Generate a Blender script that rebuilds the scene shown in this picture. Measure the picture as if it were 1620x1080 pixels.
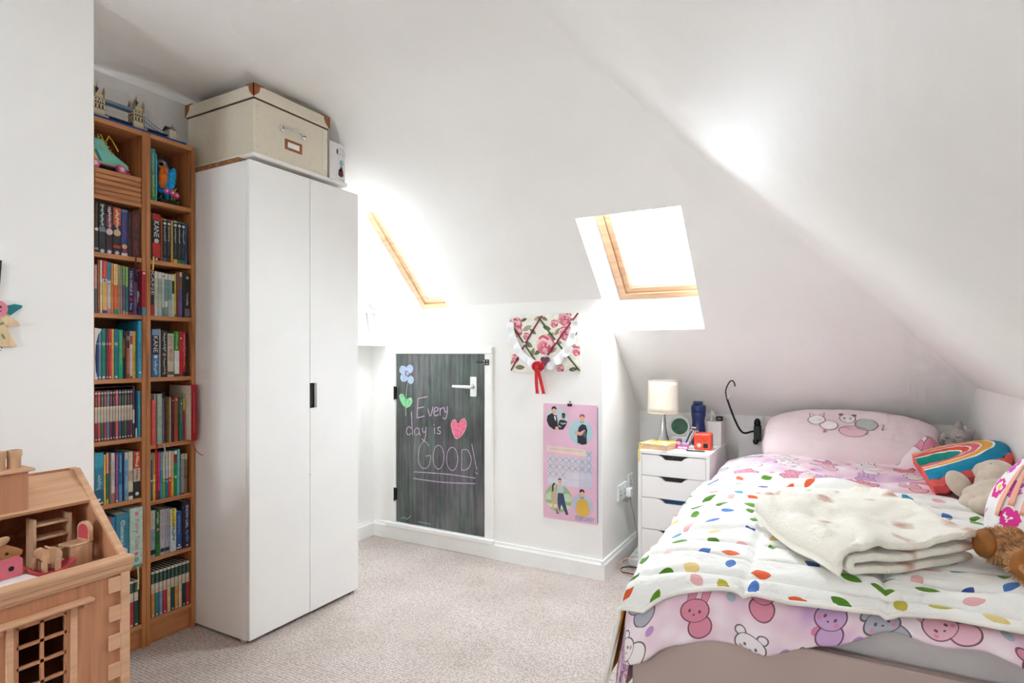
import bpy, bmesh, math, random
from math import sin, cos, pi, sqrt, radians, atan2, hypot
from mathutils import Vector, Matrix, noise
random.seed(7)
for _o in list(bpy.data.objects):
    bpy.data.objects.remove(_o)
SC = bpy.context.scene
COL = SC.collection

# ------------------------------------------------------------------ camera
cam_d = bpy.data.cameras.new('camera')
cam = bpy.data.objects.new('camera', cam_d)
COL.objects.link(cam)
cam.location = (0, 0, 1.153)
cam.rotation_euler = (radians(90), 0, 0.5074)
cam_d.sensor_width = 36
cam_d.lens = 923.7 * 36 / 1620
cam_d.shift_y = 18.5 / 1620
cam_d.clip_start = 0.02
SC.camera = cam

# ------------------------------------------------------------------ sky (bright overcast) and exposure
W = bpy.data.worlds.new('sky'); SC.world = W
W.use_nodes = True
bg = W.node_tree.nodes['Background']
bg.inputs[0].default_value = (0.85, 0.92, 1.0, 1)
bg.inputs[1].default_value = 37.0
SC.view_settings.view_transform = 'Standard'
SC.view_settings.look = 'None'
SC.view_settings.gamma = 1
SC.view_settings.use_curve_mapping = False
SC.view_settings.exposure = 0.48
SC.cycles.use_denoising = True
SC.cycles.max_bounces = 8
SC.cycles.diffuse_bounces = 6
SC.cycles.glossy_bounces = 2
SC.cycles.use_adaptive_sampling = True
SC.cycles.adaptive_threshold = 0.12
SC.cycles.adaptive_min_samples = 16
SC.cycles.transparent_max_bounces = 6
SC.cycles.caustics_reflective = False
SC.cycles.caustics_refractive = False

def portal(name, loc, ex, ey, sx, sy):
    """sky portal lying in a window opening; ex, ey its sides, it shines along -(ex x ey)"""
    l = bpy.data.lights.new(name, 'AREA'); l.shape = 'RECTANGLE'; l.size = sx; l.size_y = sy
    l.cycles.is_portal = True
    o = bpy.data.objects.new(name, l); COL.objects.link(o)
    ex = Vector(ex).normalized(); ey = Vector(ey).normalized(); ez = ex.cross(ey)
    m = Matrix((ex, ey, ez)).transposed().to_4x4(); m.translation = loc
    o.matrix_world = m
    return o

# ------------------------------------------------------------------ materials
def lin(c):
    r = []
    for v in c[:3]:
        v = v / 255.0
        r.append(v / 12.92 if v <= 0.04045 else ((v + 0.055) / 1.055) ** 2.4)
    return (r[0], r[1], r[2], 1.0)
_mc = {}
def base(name):
    m = bpy.data.materials.new(name); m.use_nodes = True
    nt = m.node_tree; b = nt.nodes['Principled BSDF']
    return m, nt, b
def N(nt, t, **k):
    n = nt.nodes.new(t)
    for a, v in k.items():
        if a.startswith('i_'):
            n.inputs[int(a[2:])].default_value = v
        else:
            setattr(n, a, v)
    return n
def L(nt, a, b):
    nt.links.new(a, b)
def ramp(nt, fac, stops, interp='LINEAR'):
    r = nt.nodes.new('ShaderNodeValToRGB'); r.color_ramp.interpolation = interp
    e = r.color_ramp.elements
    while len(e) < len(stops): e.new(0.5)
    for i, (p, c) in enumerate(stops):
        e[i].position = p; e[i].color = c if len(c) == 4 else lin(c)
    if fac is not None: L(nt, fac, r.inputs[0])
    return r
def bump(nt, b, h, strength, dist=0.01):
    bp = N(nt, 'ShaderNodeBump'); bp.inputs['Strength'].default_value = strength; bp.inputs['Distance'].default_value = dist
    L(nt, h, bp.inputs['Height']); L(nt, bp.outputs[0], b.inputs['Normal'])
def plain(name, col, rough=.5, metal=0, var=.04, nscale=12, bmp=0, bscale=200, spec=.5, sheen=0):
    if name in _mc: return _mc[name]
    m, nt, b = base(name)
    tc = N(nt, 'ShaderNodeTexCoord')
    n = N(nt, 'ShaderNodeTexNoise'); n.inputs['Scale'].default_value = nscale; n.inputs['Detail'].default_value = 4
    L(nt, tc.outputs['Object'], n.inputs['Vector'])
    lo = tuple(max(0, c * (1 - var)) for c in col[:3]); hi = tuple(min(255, c * (1 + var)) for c in col[:3])
    r = ramp(nt, n.outputs[0], [(.3, lo), (.7, hi)])
    L(nt, r.outputs[0], b.inputs['Base Color'])
    b.inputs['Roughness'].default_value = rough; b.inputs['Metallic'].default_value = metal
    b.inputs['Specular IOR Level'].default_value = spec
    if sheen: b.inputs['Sheen Weight'].default_value = sheen
    if bmp:
        n2 = N(nt, 'ShaderNodeTexNoise'); n2.inputs['Scale'].default_value = bscale; n2.inputs['Detail'].default_value = 3
        L(nt, tc.outputs['Object'], n2.inputs['Vector'])
        bump(nt, b, n2.outputs[0], bmp)
    _mc[name] = m
    return m
def C(*col, rough=.55, metal=0):
    return plain('paint_%d_%d_%d_%d' % (col[0], col[1], col[2], int(rough * 100)), col, rough, metal, var=.03)
def wood(name, c1, c2, axis=2, scale=1.0, rough=.5, bmp=.15):
    if name in _mc: return _mc[name]
    m, nt, b = base(name)
    tc = N(nt, 'ShaderNodeTexCoord'); mp = N(nt, 'ShaderNodeMapping')
    s = [42 * scale] * 3; s[axis] = 2.2 * scale
    mp.inputs['Scale'].default_value = s
    L(nt, tc.outputs['Object'], mp.inputs[0])
    n = N(nt, 'ShaderNodeTexNoise'); n.inputs['Scale'].default_value = 1.6; n.inputs['Detail'].default_value = 7; n.inputs['Distortion'].default_value = .6
    L(nt, mp.outputs[0], n.inputs['Vector'])
    r = ramp(nt, n.outputs[0], [(.28, c2), (.5, c1), (.72, tuple(min(255, v * 1.07) for v in c1))])
    L(nt, r.outputs[0], b.inputs['Base Color']); b.inputs['Roughness'].default_value = rough
    if bmp: bump(nt, b, n.outputs[0], bmp, .002)
    _mc[name] = m
    return m
def mat_wall(name, col, streak=0):
    m, nt, b = base(name)
    tc = N(nt, 'ShaderNodeTexCoord')
    n = N(nt, 'ShaderNodeTexNoise'); n.inputs['Scale'].default_value = 1.3; n.inputs['Detail'].default_value = 6; n.inputs['Roughness'].default_value = .6
    L(nt, tc.outputs['Object'], n.inputs['Vector'])
    r = ramp(nt, n.outputs[0], [(.3, tuple(c * .975 for c in col)), (.7, col)])
    L(nt, r.outputs[0], b.inputs['Base Color'])
    b.inputs['Roughness'].default_value = .62; b.inputs['Specular IOR Level'].default_value = .3
    mp = N(nt, 'ShaderNodeMapping'); mp.inputs['Scale'].default_value = (14, 3, 14) if streak else (9, 9, 9)
    L(nt, tc.outputs['Object'], mp.inputs[0])
    n2 = N(nt, 'ShaderNodeTexNoise'); n2.inputs['Scale'].default_value = 1.5; n2.inputs['Detail'].default_value = 8
    L(nt, mp.outputs[0], n2.inputs['Vector'])
    bump(nt, b, n2.outputs[0], .10 + .08 * streak, .012)
    return m
def mat_obj():
    """print / cloth whose colour is the object's own colour"""
    m, nt, b = base('printed_cover')
    oi = N(nt, 'ShaderNodeObjectInfo'); tc = N(nt, 'ShaderNodeTexCoord')
    n = N(nt, 'ShaderNodeTexNoise'); n.inputs['Scale'].default_value = 60; n.inputs['Detail'].default_value = 3
    L(nt, tc.outputs['Object'], n.inputs['Vector'])
    r = ramp(nt, n.outputs[0], [(.3, (225, 225, 225)), (.7, (255, 255, 255))])
    mx = N(nt, 'ShaderNodeMixRGB', blend_type='MULTIPLY'); mx.inputs[0].default_value = 1
    L(nt, oi.outputs['Color'], mx.inputs[1]); L(nt, r.outputs[0], mx.inputs[2])
    L(nt, mx.outputs[0], b.inputs['Base Color']); b.inputs['Roughness'].default_value = .42
    return m
COVER = mat_obj()
WHITE = mat_wall('white_wall_paint', (248, 246, 243))
CEIL = mat_wall('white_ceiling_paint', (248, 246, 243), 1)
TRIM = plain('white_gloss_trim', (245, 244, 241), .35, var=.01)
LACQ = plain('white_lacquer', (244, 243, 240), .55, var=.006, nscale=4, spec=.25)
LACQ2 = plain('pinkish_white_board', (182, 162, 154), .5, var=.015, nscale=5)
DARK = plain('dark_void', (18, 17, 16), .8)
BLACK = plain('black_plastic', (22, 22, 23), .4)
CHROME = plain('brushed_chrome', (205, 205, 205), .16, 1, var=.01)
OAKV = wood('oak_veneer_upright', (192, 128, 78), (152, 92, 50), 2)
OAKH = wood('oak_veneer_across', (193, 131, 84), (154, 95, 56), 1)
DOLLH = wood('dollhouse_ply', (192, 134, 98), (178, 120, 86), 2, .9, .55, .06)
DOLLL = wood('dollhouse_pale_ply', (214, 168, 132), (202, 154, 118), 1, .9, .55, .06)
BEECH = wood('toy_beech', (205, 165, 130), (180, 135, 100), 2, .8, .55, .1)
PINE = wood('pine_varnish', (186, 150, 118), (170, 132, 98), 0, .6, .35, .05)
PAGES = plain('book_pages', (226, 214, 194), .8, var=.05, nscale=120)

# ------------------------------------------------------------------ things
def props(o, label=None, cat=None, group=None, kind=None):
    if label: o['label'] = label
    if cat: o['category'] = cat
    if group: o['group'] = group
    if kind: o['kind'] = kind
    return o
def thing(name, label, cat, loc=(0, 0, 0), rotz=0, group=None, kind=None, rot=None):
    o = bpy.data.objects.new(name, None); COL.objects.link(o)
    o.empty_display_size = .05
    o.location = loc; o.rotation_euler = rot if rot else (0, 0, rotz)
    return props(o, label, cat, group, kind)

class MB:
    """mesh builder; verts are in the parent's local space, or in world space minus off"""
    def __init__(s, off=(0, 0, 0)):
        s.v = []; s.f = []; s.m = []; s.uv = []; s.off = Vector(off); s.cur = 0; s.mats = []
    def mat(s, m):
        if m not in s.mats: s.mats.append(m)
        s.cur = s.mats.index(m); return s
    def vert(s, p):
        s.v.append(Vector(p) - s.off); return len(s.v) - 1
    def face(s, ids):
        s.f.append(tuple(ids)); s.m.append(s.cur)
    def poly(s, pts):
        s.face([s.vert(p) for p in pts])
    def box(s, x0, x1, y0, y1, z0, z1, bev=0, seg=1):
        if bev <= 0:
            i = [s.vert((x, y, z)) for z in (z0, z1) for y in (y0, y1) for x in (x0, x1)]
            for q in ((0, 2, 3, 1), (4, 5, 7, 6), (0, 1, 5, 4), (2, 6, 7, 3), (0, 4, 6, 2), (1, 3, 7, 5)):
                s.face([i[k] for k in q])
        else:
            bm = bmesh.new(); bmesh.ops.create_cube(bm, size=1)
            for v in bm.verts:
                v.co = Vector(((x0 + x1) / 2 + v.co.x * (x1 - x0), (y0 + y1) / 2 + v.co.y * (y1 - y0), (z0 + z1) / 2 + v.co.z * (z1 - z0)))
            bev = min(bev, .49 * min(abs(x1 - x0), abs(y1 - y0), abs(z1 - z0)))
            bmesh.ops.bevel(bm, geom=bm.edges[:], offset=bev, segments=seg, affect='EDGES', profile=.6)
            s.add_bm(bm)
        return s
    def add_bm(s, bm, mtx=None):
        b0 = len(s.v); bm.verts.index_update()
        for v in bm.verts:
            s.v.append((mtx @ v.co if mtx else v.co.copy()) - s.off)
        for f in bm.faces:
            s.f.append(tuple(b0 + v.index for v in f.verts)); s.m.append(s.cur)
        bm.free()
    def prism(s, pts, d):
        """closed polygon of 3D points, extruded by vector d"""
        d = Vector(d); n = len(pts)
        a = [s.vert(p) for p in pts]; b = [s.vert(Vector(p) + d) for p in pts]
        s.face(a[::-1]); s.face(b)
        for i in range(n):
            j = (i + 1) % n; s.face((a[i], a[j], b[j], b[i]))
        return s
    def tube(s, pts, r, seg=8, closed=False, cap=True):
        pts = [Vector(p) for p in pts]; n = len(pts)
        rs = r if isinstance(r, (list, tuple)) else [r] * n
        rings = []; up = None
        for i in range(n):
            if closed: t = pts[(i + 1) % n] - pts[i - 1]
            else: t = pts[min(i + 1, n - 1)] - pts[max(i - 1, 0)]
            t.normalize()
            if up is None:
                up = Vector((0, 0, 1)) if abs(t.z) < .9 else Vector((1, 0, 0))
            u = (up - t * up.dot(t)); u.normalize(); w = t.cross(u); up = u
            rings.append([s.vert(pts[i] + (u * cos(2 * pi * k / seg) + w * sin(2 * pi * k / seg)) * rs[i]) for k in range(seg)])
        for i in range(n if closed else n - 1):
            a = rings[i]; b = rings[(i + 1) % n]
            for k in range(seg):
                l = (k + 1) % seg; s.face((a[k], a[l], b[l], b[k]))
        if cap and not closed:
            s.face(rings[0][::-1]); s.face(rings[-1])
        return s
    def lathe(s, prof, c=(0, 0, 0), seg=32, M=None):
        c = Vector(c); rings = []
        for r, z in prof:
            ring = []
            for k in range(seg):
                p = Vector((max(r, 1e-5) * cos(2 * pi * k / seg), max(r, 1e-5) * sin(2 * pi * k / seg), z))
                if M: p = M @ p
                ring.append(s.vert(c + p))
            rings.append(ring)
        for a, b in zip(rings, rings[1:]):
            for k in range(seg):
                l = (k + 1) % seg; s.face((a[k], a[l], b[l], b[k]))
        s.face(rings[0][::-1]); s.face(rings[-1])
        return s
    def ell(s, c, r, M=None, seg=18, rings=12):
        c = Vector(c); R = []
        for i in range(rings + 1):
            th = pi * i / rings
            if i in (0, rings):
                p = Vector((0, 0, r[2] * cos(th)))
                R.append([s.vert(c + (M @ p if M else p))]); continue
            ring = []
            for k in range(seg):
                p = Vector((r[0] * sin(th) * cos(2 * pi * k / seg), r[1] * sin(th) * sin(2 * pi * k / seg), r[2] * cos(th)))
                ring.append(s.vert(c + (M @ p if M else p)))
            R.append(ring)
        for a, b in zip(R, R[1:]):
            for k in range(seg):
                l = (k + 1) % seg
                if len(a) == 1: s.face((a[0], b[k], b[l]))
                elif len(b) == 1: s.face((a[k], b[0], a[l]))
                else: s.face((a[k], b[k], b[l], a[l]))
        return s
    def grid(s, nu, nv, fn, uv=None, close_u=False):
        b0 = len(s.v)
        for j in range(nv + 1):
            for i in range(nu + 1):
                s.vert(fn(i / nu, j / nv))
        for j in range(nv):
            for i in range(nu):
                a = b0 + j * (nu + 1) + i
                s.face((a, a + 1, a + nu + 2, a + nu + 1))
                if uv: s.uv.append([uv(i / nu, j / nv), uv((i + 1) / nu, j / nv), uv((i + 1) / nu, (j + 1) / nv), uv(i / nu, (j + 1) / nv)])
        return s
    def stroke(s, pts, w, fn):
        """flat ribbon through 2D pts; fn maps (a, b) to 3D"""
        P = [Vector(p) for p in pts]; n = len(P); Lf = []; Rt = []
        for i in range(n):
            t = (P[min(i + 1, n - 1)] - P[max(i - 1, 0)])
            if t.length < 1e-9: t = Vector((1, 0))
            t.normalize(); nn = Vector((-t.y, t.x)) * w / 2
            Lf.append(s.vert(fn(*(P[i] + nn)))); Rt.append(s.vert(fn(*(P[i] - nn))))
        for i in range(n - 1):
            s.face((Lf[i], Rt[i], Rt[i + 1], Lf[i + 1]))
        return s
    def flat(s, pts, fn):
        s.face([s.vert(fn(*p)) for p in pts]); return s
    def build(s, name, m=None, parent=None, smooth=False, color=None, flip=True):
        me = bpy.data.meshes.new(name); me.from_pydata([tuple(v) for v in s.v], [], s.f)
        if m is not None and not s.mats: me.materials.append(m)
        else:
            for q in s.mats: me.materials.append(q)
            me.polygons.foreach_set('material_index', s.m)
        if s.uv:
            ul = me.uv_layers.new(name='UVMap'); k = 0
            for q in s.uv:
                for c in q:
                    ul.data[k].uv = c; k += 1
        if flip:
            bm = bmesh.new(); bm.from_mesh(me)
            bmesh.ops.recalc_face_normals(bm, faces=bm.faces[:]); bm.to_mesh(me); bm.free()
        if smooth:
            me.polygons.foreach_set('use_smooth', [True] * len(me.polygons))
        me.update()
        o = bpy.data.objects.new(name, me); COL.objects.link(o)
        if parent is not None: o.parent = parent
        if color: o.color = lin(color)
        return o
def autosmooth(o, ang=40):
    me = o.data
    bm = bmesh.new(); bm.from_mesh(me)
    for f in bm.faces: f.smooth = True
    for e in bm.edges:
        if len(e.link_faces) == 2 and e.calc_face_angle(0) > radians(ang): e.smooth = False
    bm.to_mesh(me); bm.free()
    return o
def part(name, m, parent, fn, smooth=False, color=None, auto=None):
    b = MB(parent.location if parent is not None and parent.get('_w') else (0, 0, 0)); fn(b)
    o = b.build(name, m, parent, smooth, color)
    if auto: autosmooth(o, auto)
    return o
def bx(name, m, parent, x0, x1, y0, y1, z0, z1, bev=.0015, color=None, off=(0, 0, 0), seg=1):
    b = MB(off); b.box(x0, x1, y0, y1, z0, z1, bev, seg)
    return b.build(name, m, parent, False, color)
def circ(cx, cy, rx, ry=None, n=28, a0=0, a1=2 * pi, rot=0):
    ry = rx if ry is None else ry; out = []
    full = abs(a1 - a0 - 2 * pi) < 1e-6
    for k in range(n if full else n + 1):
        a = a0 + (a1 - a0) * k / n; x = rx * cos(a); y = ry * sin(a)
        out.append((cx + x * cos(rot) - y * sin(rot), cy + x * sin(rot) + y * cos(rot)))
    return out
_tc = {}
def text_verts(txt):
    if txt not in _tc:
        cu = bpy.data.curves.new('t', 'FONT'); cu.body = txt; cu.resolution_u = 3
        o = bpy.data.objects.new('t', cu); COL.objects.link(o)
        bpy.context.view_layer.update()
        me = bpy.data.meshes.new_from_object(o.evaluated_get(bpy.context.evaluated_depsgraph_get()))
        v = [p.co.copy() for p in me.vertices]; f = [tuple(p.vertices) for p in me.polygons]
        bpy.data.objects.remove(o); bpy.data.curves.remove(cu); bpy.data.meshes.remove(me)
        x0 = min(p.x for p in v); x1 = max(p.x for p in v); y0 = min(p.y for p in v); y1 = max(p.y for p in v)
        _tc[txt] = ([((p.x - x0) / (x1 - x0), (p.y - y0) / (y1 - y0)) for p in v], f)
    return _tc[txt]
def text_on(mb, txt, fn):
    """adds lettering; fn maps the unit box (a along, b up) to 3D"""
    v, f = text_verts(txt); b0 = len(mb.v)
    for p in v: mb.vert(fn(*p))
    for q in f: mb.face([b0 + k for k in q])
def remesh(o, vox=.006, smooth_it=6):
    md = o.modifiers.new('skin', 'REMESH'); md.mode = 'VOXEL'; md.voxel_size = vox; md.use_smooth_shade = True
    if smooth_it:
        sm = o.modifiers.new('soft', 'SMOOTH'); sm.factor = .5; sm.iterations = smooth_it
    return o
def noi(x, y, z=0, s=1.0):
    return noise.noise(Vector((x * s, y * s, z * s)))
def ROT(ax, deg): return Matrix.Rotation(radians(deg), 3, ax)
# ================================================================== the room
XL, YF, XR, YLOW, XNEAR, YB = -2.5835, 2.825, -1.0436, 3.47, -2.066, -1.7
XK, ZC = 0.54, 2.28
SF, KF = 0.965, 4.1563          # far slope z = KF - SF*y
SR, KR = 0.917, 1.494           # right slope z = KR - SR*x
def smin(a, b, k):
    h = max(k - abs(a - b), 0) / k
    return min(a, b) - h * h * k * .25
def zceil(x, y):
    return smin(smin(KF - SF * y, KR - SR * x, .05), ZC, .13)
SK1 = (-1.0436, -.57, 2.475, 2.988)
SK2 = (-2.43, -2.005, 2.34, 2.988)
def lines(a, b, step, keep):
    k = sorted(set([a, b] + [q for q in keep if a < q < b])); out = []
    for p, q in zip(k, k[1:]):
        n = max(1, int(round((q - p) / step)))
        out += [p + (q - p) * i / n for i in range(n)]
    return out + [k[-1]]
xs = lines(XL, XK, .035, [SK1[0], SK1[1], SK2[0], SK2[1], XR, XNEAR])
ys = lines(YB, YLOW, .035, [SK1[2], SK1[3], SK2[2], YF, .977])
mb = MB(); idx = {}
def gv(i, j):
    if (i, j) not in idx: idx[(i, j)] = mb.vert((xs[i], ys[j], zceil(xs[i], ys[j])))
    return idx[(i, j)]
for i in range(len(xs) - 1):
    for j in range(len(ys) - 1):
        xc = (xs[i] + xs[i + 1]) / 2; yc = (ys[j] + ys[j + 1]) / 2
        if any(a < xc < b and c < yc < d for a, b, c, d in (SK1, SK2)): continue
        if xc < XR and yc > YF: continue
        if xc < XNEAR and yc < .977: continue
        mb.face((gv(i, j), gv(i, j + 1), gv(i + 1, j + 1), gv(i + 1, j)))
props(mb.build('ceiling', CEIL, smooth=True, flip=False), 'white attic ceiling, flat above the bookcases and sloping down over the bed and skylights', 'ceiling', kind='structure')

# floor: looped carpet
m, nt, b = base('beige_loop_carpet')
tc = N(nt, 'ShaderNodeTexCoord'); mp = N(nt, 'ShaderNodeMapping'); mp.inputs['Scale'].default_value = (1, 1, 1)
L(nt, tc.outputs['Object'], mp.inputs[0])
v = N(nt, 'ShaderNodeTexVoronoi'); v.inputs['Scale'].default_value = 135; v.inputs['Randomness'].default_value = .35
mp2 = N(nt, 'ShaderNodeMapping'); mp2.inputs['Scale'].default_value = (1, .6, 1)
L(nt, tc.outputs['Object'], mp2.inputs[0]); L(nt, mp2.outputs[0], v.inputs['Vector'])
n = N(nt, 'ShaderNodeTexNoise'); n.inputs['Scale'].default_value = 3; n.inputs['Detail'].default_value = 8; L(nt, tc.outputs['Object'], n.inputs['Vector'])
r1 = ramp(nt, v.outputs['Distance'], [(.12, (232, 222, 215)), (.62, (172, 158, 150))])
r2 = ramp(nt, n.outputs[0], [(.3, (232, 230, 228)), (.7, (255, 255, 255))])
mx = N(nt, 'ShaderNodeMixRGB', blend_type='MULTIPLY'); mx.inputs[0].default_value = 1
L(nt, r1.outputs[0], mx.inputs[1]); L(nt, r2.outputs[0], mx.inputs[2]); L(nt, mx.outputs[0], b.inputs['Base Color'])
b.inputs['Roughness'].default_value = .95; b.inputs['Specular IOR Level'].default_value = .1
inv = N(nt, 'ShaderNodeMath', operation='SUBTRACT'); inv.inputs[0].default_value = 1; L(nt, v.outputs['Distance'], inv.inputs[1])
bump(nt, b, inv.outputs[0], .5, .004)
CARPET = m
props(bx('floor', CARPET, None, XL - .1, XK + .1, YB - .1, YLOW + .1, -.05, 0, 0), 'beige woven loop carpet covering the whole floor', 'floor', kind='structure')

def wall(name, lab, pts, d):
    q = MB(); q.prism(pts, d)
    return props(q.build(name, WHITE), lab, 'wall', kind='structure')
def yz(x, l): return [(x, a, c) for a, c in l]
def xz(y, l): return [(a, y, c) for a, c in l]
wall('wall_left', 'white left wall behind the bookcases and wardrobe', yz(XL, [(.9, 0), (2.975, 0), (2.975, KF - SF * 2.975 + .02), (1.95, ZC + .02), (.9, ZC + .02)]), (-.1, 0, 0))
wall('wall_near', 'white wall projecting beside the dollhouse at the left edge', yz(XNEAR, [(YB - .1, 0), (.977, 0), (.977, ZC + .02), (YB - .1, ZC + .02)]), (-.5, 0, 0))
wall('wall_far', 'white knee wall holding the chalkboard door and calendar', xz(YF, [(XL, 0), (XR, 0), (XR, 1.432), (SK2[1], 1.432), (SK2[1], 1.25), (SK2[0], 1.25), (SK2[0], 1.432), (XL, 1.432)]), (0, .163, 0))
wall('wall_return', 'white side of the boxed knee wall next to the drawer unit', yz(XR, [(YF + .163, 0), (YLOW + .02, 0), (YLOW + .02, KF - SF * (YLOW + .02)), (2.988, KF - SF * 2.988)]), (-.08, 0, 0))
wall('wall_low', 'low white wall behind the head of the bed', xz(YLOW, [(XR - .1, 0), (XK + .1, 0), (XK + .1, .90), (XR - .1, .90)]), (0, .1, 0))
wall('wall_right', 'low white knee wall along the right side of the bed', yz(XK, [(YB, 0), (YLOW, 0), (YLOW, .90), (3.2, 1.1), (YB, 1.1)]), (.1, 0, 0))
# wall behind the camera; its window opening is added to let in fill light
bw = MB()
WX0, WX1, WZ0, WZ1 = -1.5, -.92, .98, 1.6
for x0, x1, z0, z1 in ((XNEAR, WX0, 0, ZC + .02), (WX1, XK, 0, ZC + .02), (WX0, WX1, 0, WZ0), (WX0, WX1, WZ1, ZC + .02)):
    bw.box(x0, x1, YB - .1, YB, z0, z1)
props(bw.build('wall_back', WHITE), 'white gable wall behind the viewer with an added fill light window', 'wall', kind='structure')
portal('sky_portal_gable', ((WX0 + WX1) / 2, YB - .11, (WZ0 + WZ1) / 2), (1, 0, 0), (0, 0, 1), WX1 - WX0, WZ1 - WZ0)

# skylights -------------------------------------------------------------
GLASS = None
m, nt, b = base('window_glass')
nt.nodes.remove(b); out = nt.nodes['Material Output']
tr = N(nt, 'ShaderNodeBsdfTransparent'); gl = N(nt, 'ShaderNodeBsdfGlossy'); gl.inputs['Roughness'].default_value = .02
tr.inputs[0].default_value = (.97, .985, .98, 1)
tcg = N(nt, 'ShaderNodeTexCoord'); ng = N(nt, 'ShaderNodeTexNoise'); ng.inputs['Scale'].default_value = 6; L(nt, tcg.outputs['Object'], ng.inputs['Vector'])
rg = ramp(nt, ng.outputs[0], [(.2, (.03, .03, .03, 1)), (.8, (.06, .06, .06, 1))])
ms = N(nt, 'ShaderNodeMixShader'); L(nt, rg.outputs[0], ms.inputs[0]); L(nt, tr.outputs[0], ms.inputs[1]); L(nt, gl.outputs[0], ms.inputs[2])
L(nt, ms.outputs[0], out.inputs[0]); GLASS = m
AL = math.atan(SF)
def skylight(n, sk, x0, x1, side, lab, dz=.172):
    """sk: opening in the slope; x0..x1: frame outside; the frame plane lies dz above the slope"""
    root = thing('window_%d' % n, lab, 'skylight', (x0, sk[3], KF + dz - SF * sk[3]), kind='structure')
    O = Vector(root.location)
    a0, a1, y0, y1 = sk
    zi = lambda y: KF - SF * y
    zo = lambda y: KF + dz - SF * y
    rv = MB(O)                                   # plastered reveals
    rv.poly([(a0, y0, zi(y0)), (a0, y1, zi(y1)), (x0, y1, zo(y1)), (x0, y0 - .05, zo(y0 - .05))])
    rv.poly([(a1, y0, zi(y0)), (a1, y1, zi(y1)), (x1, y1, zo(y1)), (x1, y0 - .05, zo(y0 - .05))])
    zb = 1.2505 if n == 2 else zi(y1)
    rv.poly([(a0, y1 - .0005, zb), (a1, y1 - .0005, zb), (max(a1, x1), y1 - .0005, zo(y1)), (min(x0, a0 + .02), y1 - .0005, zo(y1))])
    rv.poly([(a0, y0, zi(y0)), (a1, y0, zi(y0)), (x1, y0 - .05, zo(y0 - .05)), (x0, y0 - .05, zo(y0 - .05))])
    rv.build('reveal', WHITE, root, flip=False)
    ev = Vector((0, -cos(AL), sin(AL))); en = Vector((0, sin(AL), cos(AL))); ex = Vector((1, 0, 0))
    w = x1 - x0; h = (y1 - y0 + .05) / cos(AL)
    def ring(name, m, i0, i1, w0, w1):
        q = MB()
        P = lambda i, ww: [ex * i + ev * i + en * ww, ex * (w - i) + ev * i + en * ww, ex * (w - i) + ev * (h - i) + en * ww, ex * i + ev * (h - i) + en * ww]
        A, B, C_, D = P(i0, w0), P(i1, w0), P(i1, w1), P(i0, w1)
        for k in range(4):
            l = (k + 1) % 4
            for U, V in ((A, B), (B, C_), (C_, D), (D, A)):
                q.poly([U[k], U[l], V[l], V[k]])
        bm_o = q.build(name, m, root)
        return bm_o
    ring('frame', PINE, 0, .034, -.012, .05)
    ring('gasket', BLACK, .034, .0375, .004, .05)
    ring('sash', PINE, .0375, .066, -.002, .05)
    ring('inner_bead', TRIM, .066, .094, .012, .05)
    ring('spacer_bar', CHROME, .094, .098, .02, .045)
    q = MB(); P = [ex * .094 + ev * .094, ex * (w - .094) + ev * .094, ex * (w - .094) + ev * (h - .094), ex * .094 + ev * (h - .094)]
    q.prism([p + en * .030 for p in P], en * .006); q.build('pane', GLASS, root)
    c = O + ex * w / 2 + ev * h / 2 + en * .07
    portal('sky_portal_%d' % n, c, ev, ex, h, w)
    return root
skylight(1, SK1, -.998, -.44, 1, 'pine framed skylight above the drawer unit and bed')
skylight(2, SK2, -2.31, -1.94, 1, 'pine framed skylight above the chalkboard door, partly hidden by the wardrobe')
# frame of the added, unseen gable window
root = thing('window_4', 'added gable window behind the viewer for fill daylight', 'window', (WX0, YB - .06, WZ0), kind='structure')
q = MB(); ww, wh = WX1 - WX0, WZ1 - WZ0
for a, b_, c, d in ((0, .05, 0, wh), (ww - .05, ww, 0, wh), (.05, ww - .05, 0, .05), (.05, ww - .05, wh - .05, wh), (ww / 2 - .03, ww / 2 + .03, .05, wh - .05)):
    q.box(a, b_, 0, .05, c, d)
q.build('frame', TRIM, root)
for a in (.05, ww / 2 + .03):
    bx('pane', GLASS, root, a, a + ww / 2 - .08, .02, .026, .05, wh - .05, 0)

# baseboards
def skirting(name, lab, prof, d):
    q = MB(); q.prism(prof, d); return props(q.build(name, TRIM), lab, 'baseboard', kind='structure')
BH, BT = .098, .018
pr = [(0, 0), (BT, 0), (BT, BH - .022), (BT - .006, BH - .012), (BT - .008, BH), (0, BH)]
skirting('baseboard_far', 'white baseboard under the chalkboard door', [(XL, YF - a, c) for a, c in pr], (XR - XL, 0, 0))
skirting('baseboard_return', 'white baseboard beside the drawer unit', [(XR + a, YF - BT, c) for a, c in pr], (0, YLOW - YF + BT, 0))
skirting('baseboard_left', 'white baseboard on the left wall past the wardrobe', [(XL + a, 2.13, c) for a, c in pr], (0, YF - 2.13, 0))
skirting('baseboard_near', 'white baseboard behind the dollhouse', [(XNEAR + a, YB, c) for a, c in pr], (0, .977 - YB, 0))
# ledge on the left wall
props(bx('wall_ledge', TRIM, None, XL, -2.47, 2.14, YF, 1.195, 1.225, .004), 'white ledge along the left wall past the wardrobe', 'ledge', kind='structure')
props(bx('trim_ledge_rail', TRIM, None, XL, XL + .03, 2.14, YF, 1.405, 1.43, .004), 'thin white rail on the left wall above the ledge', 'trim', kind='structure')
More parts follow.
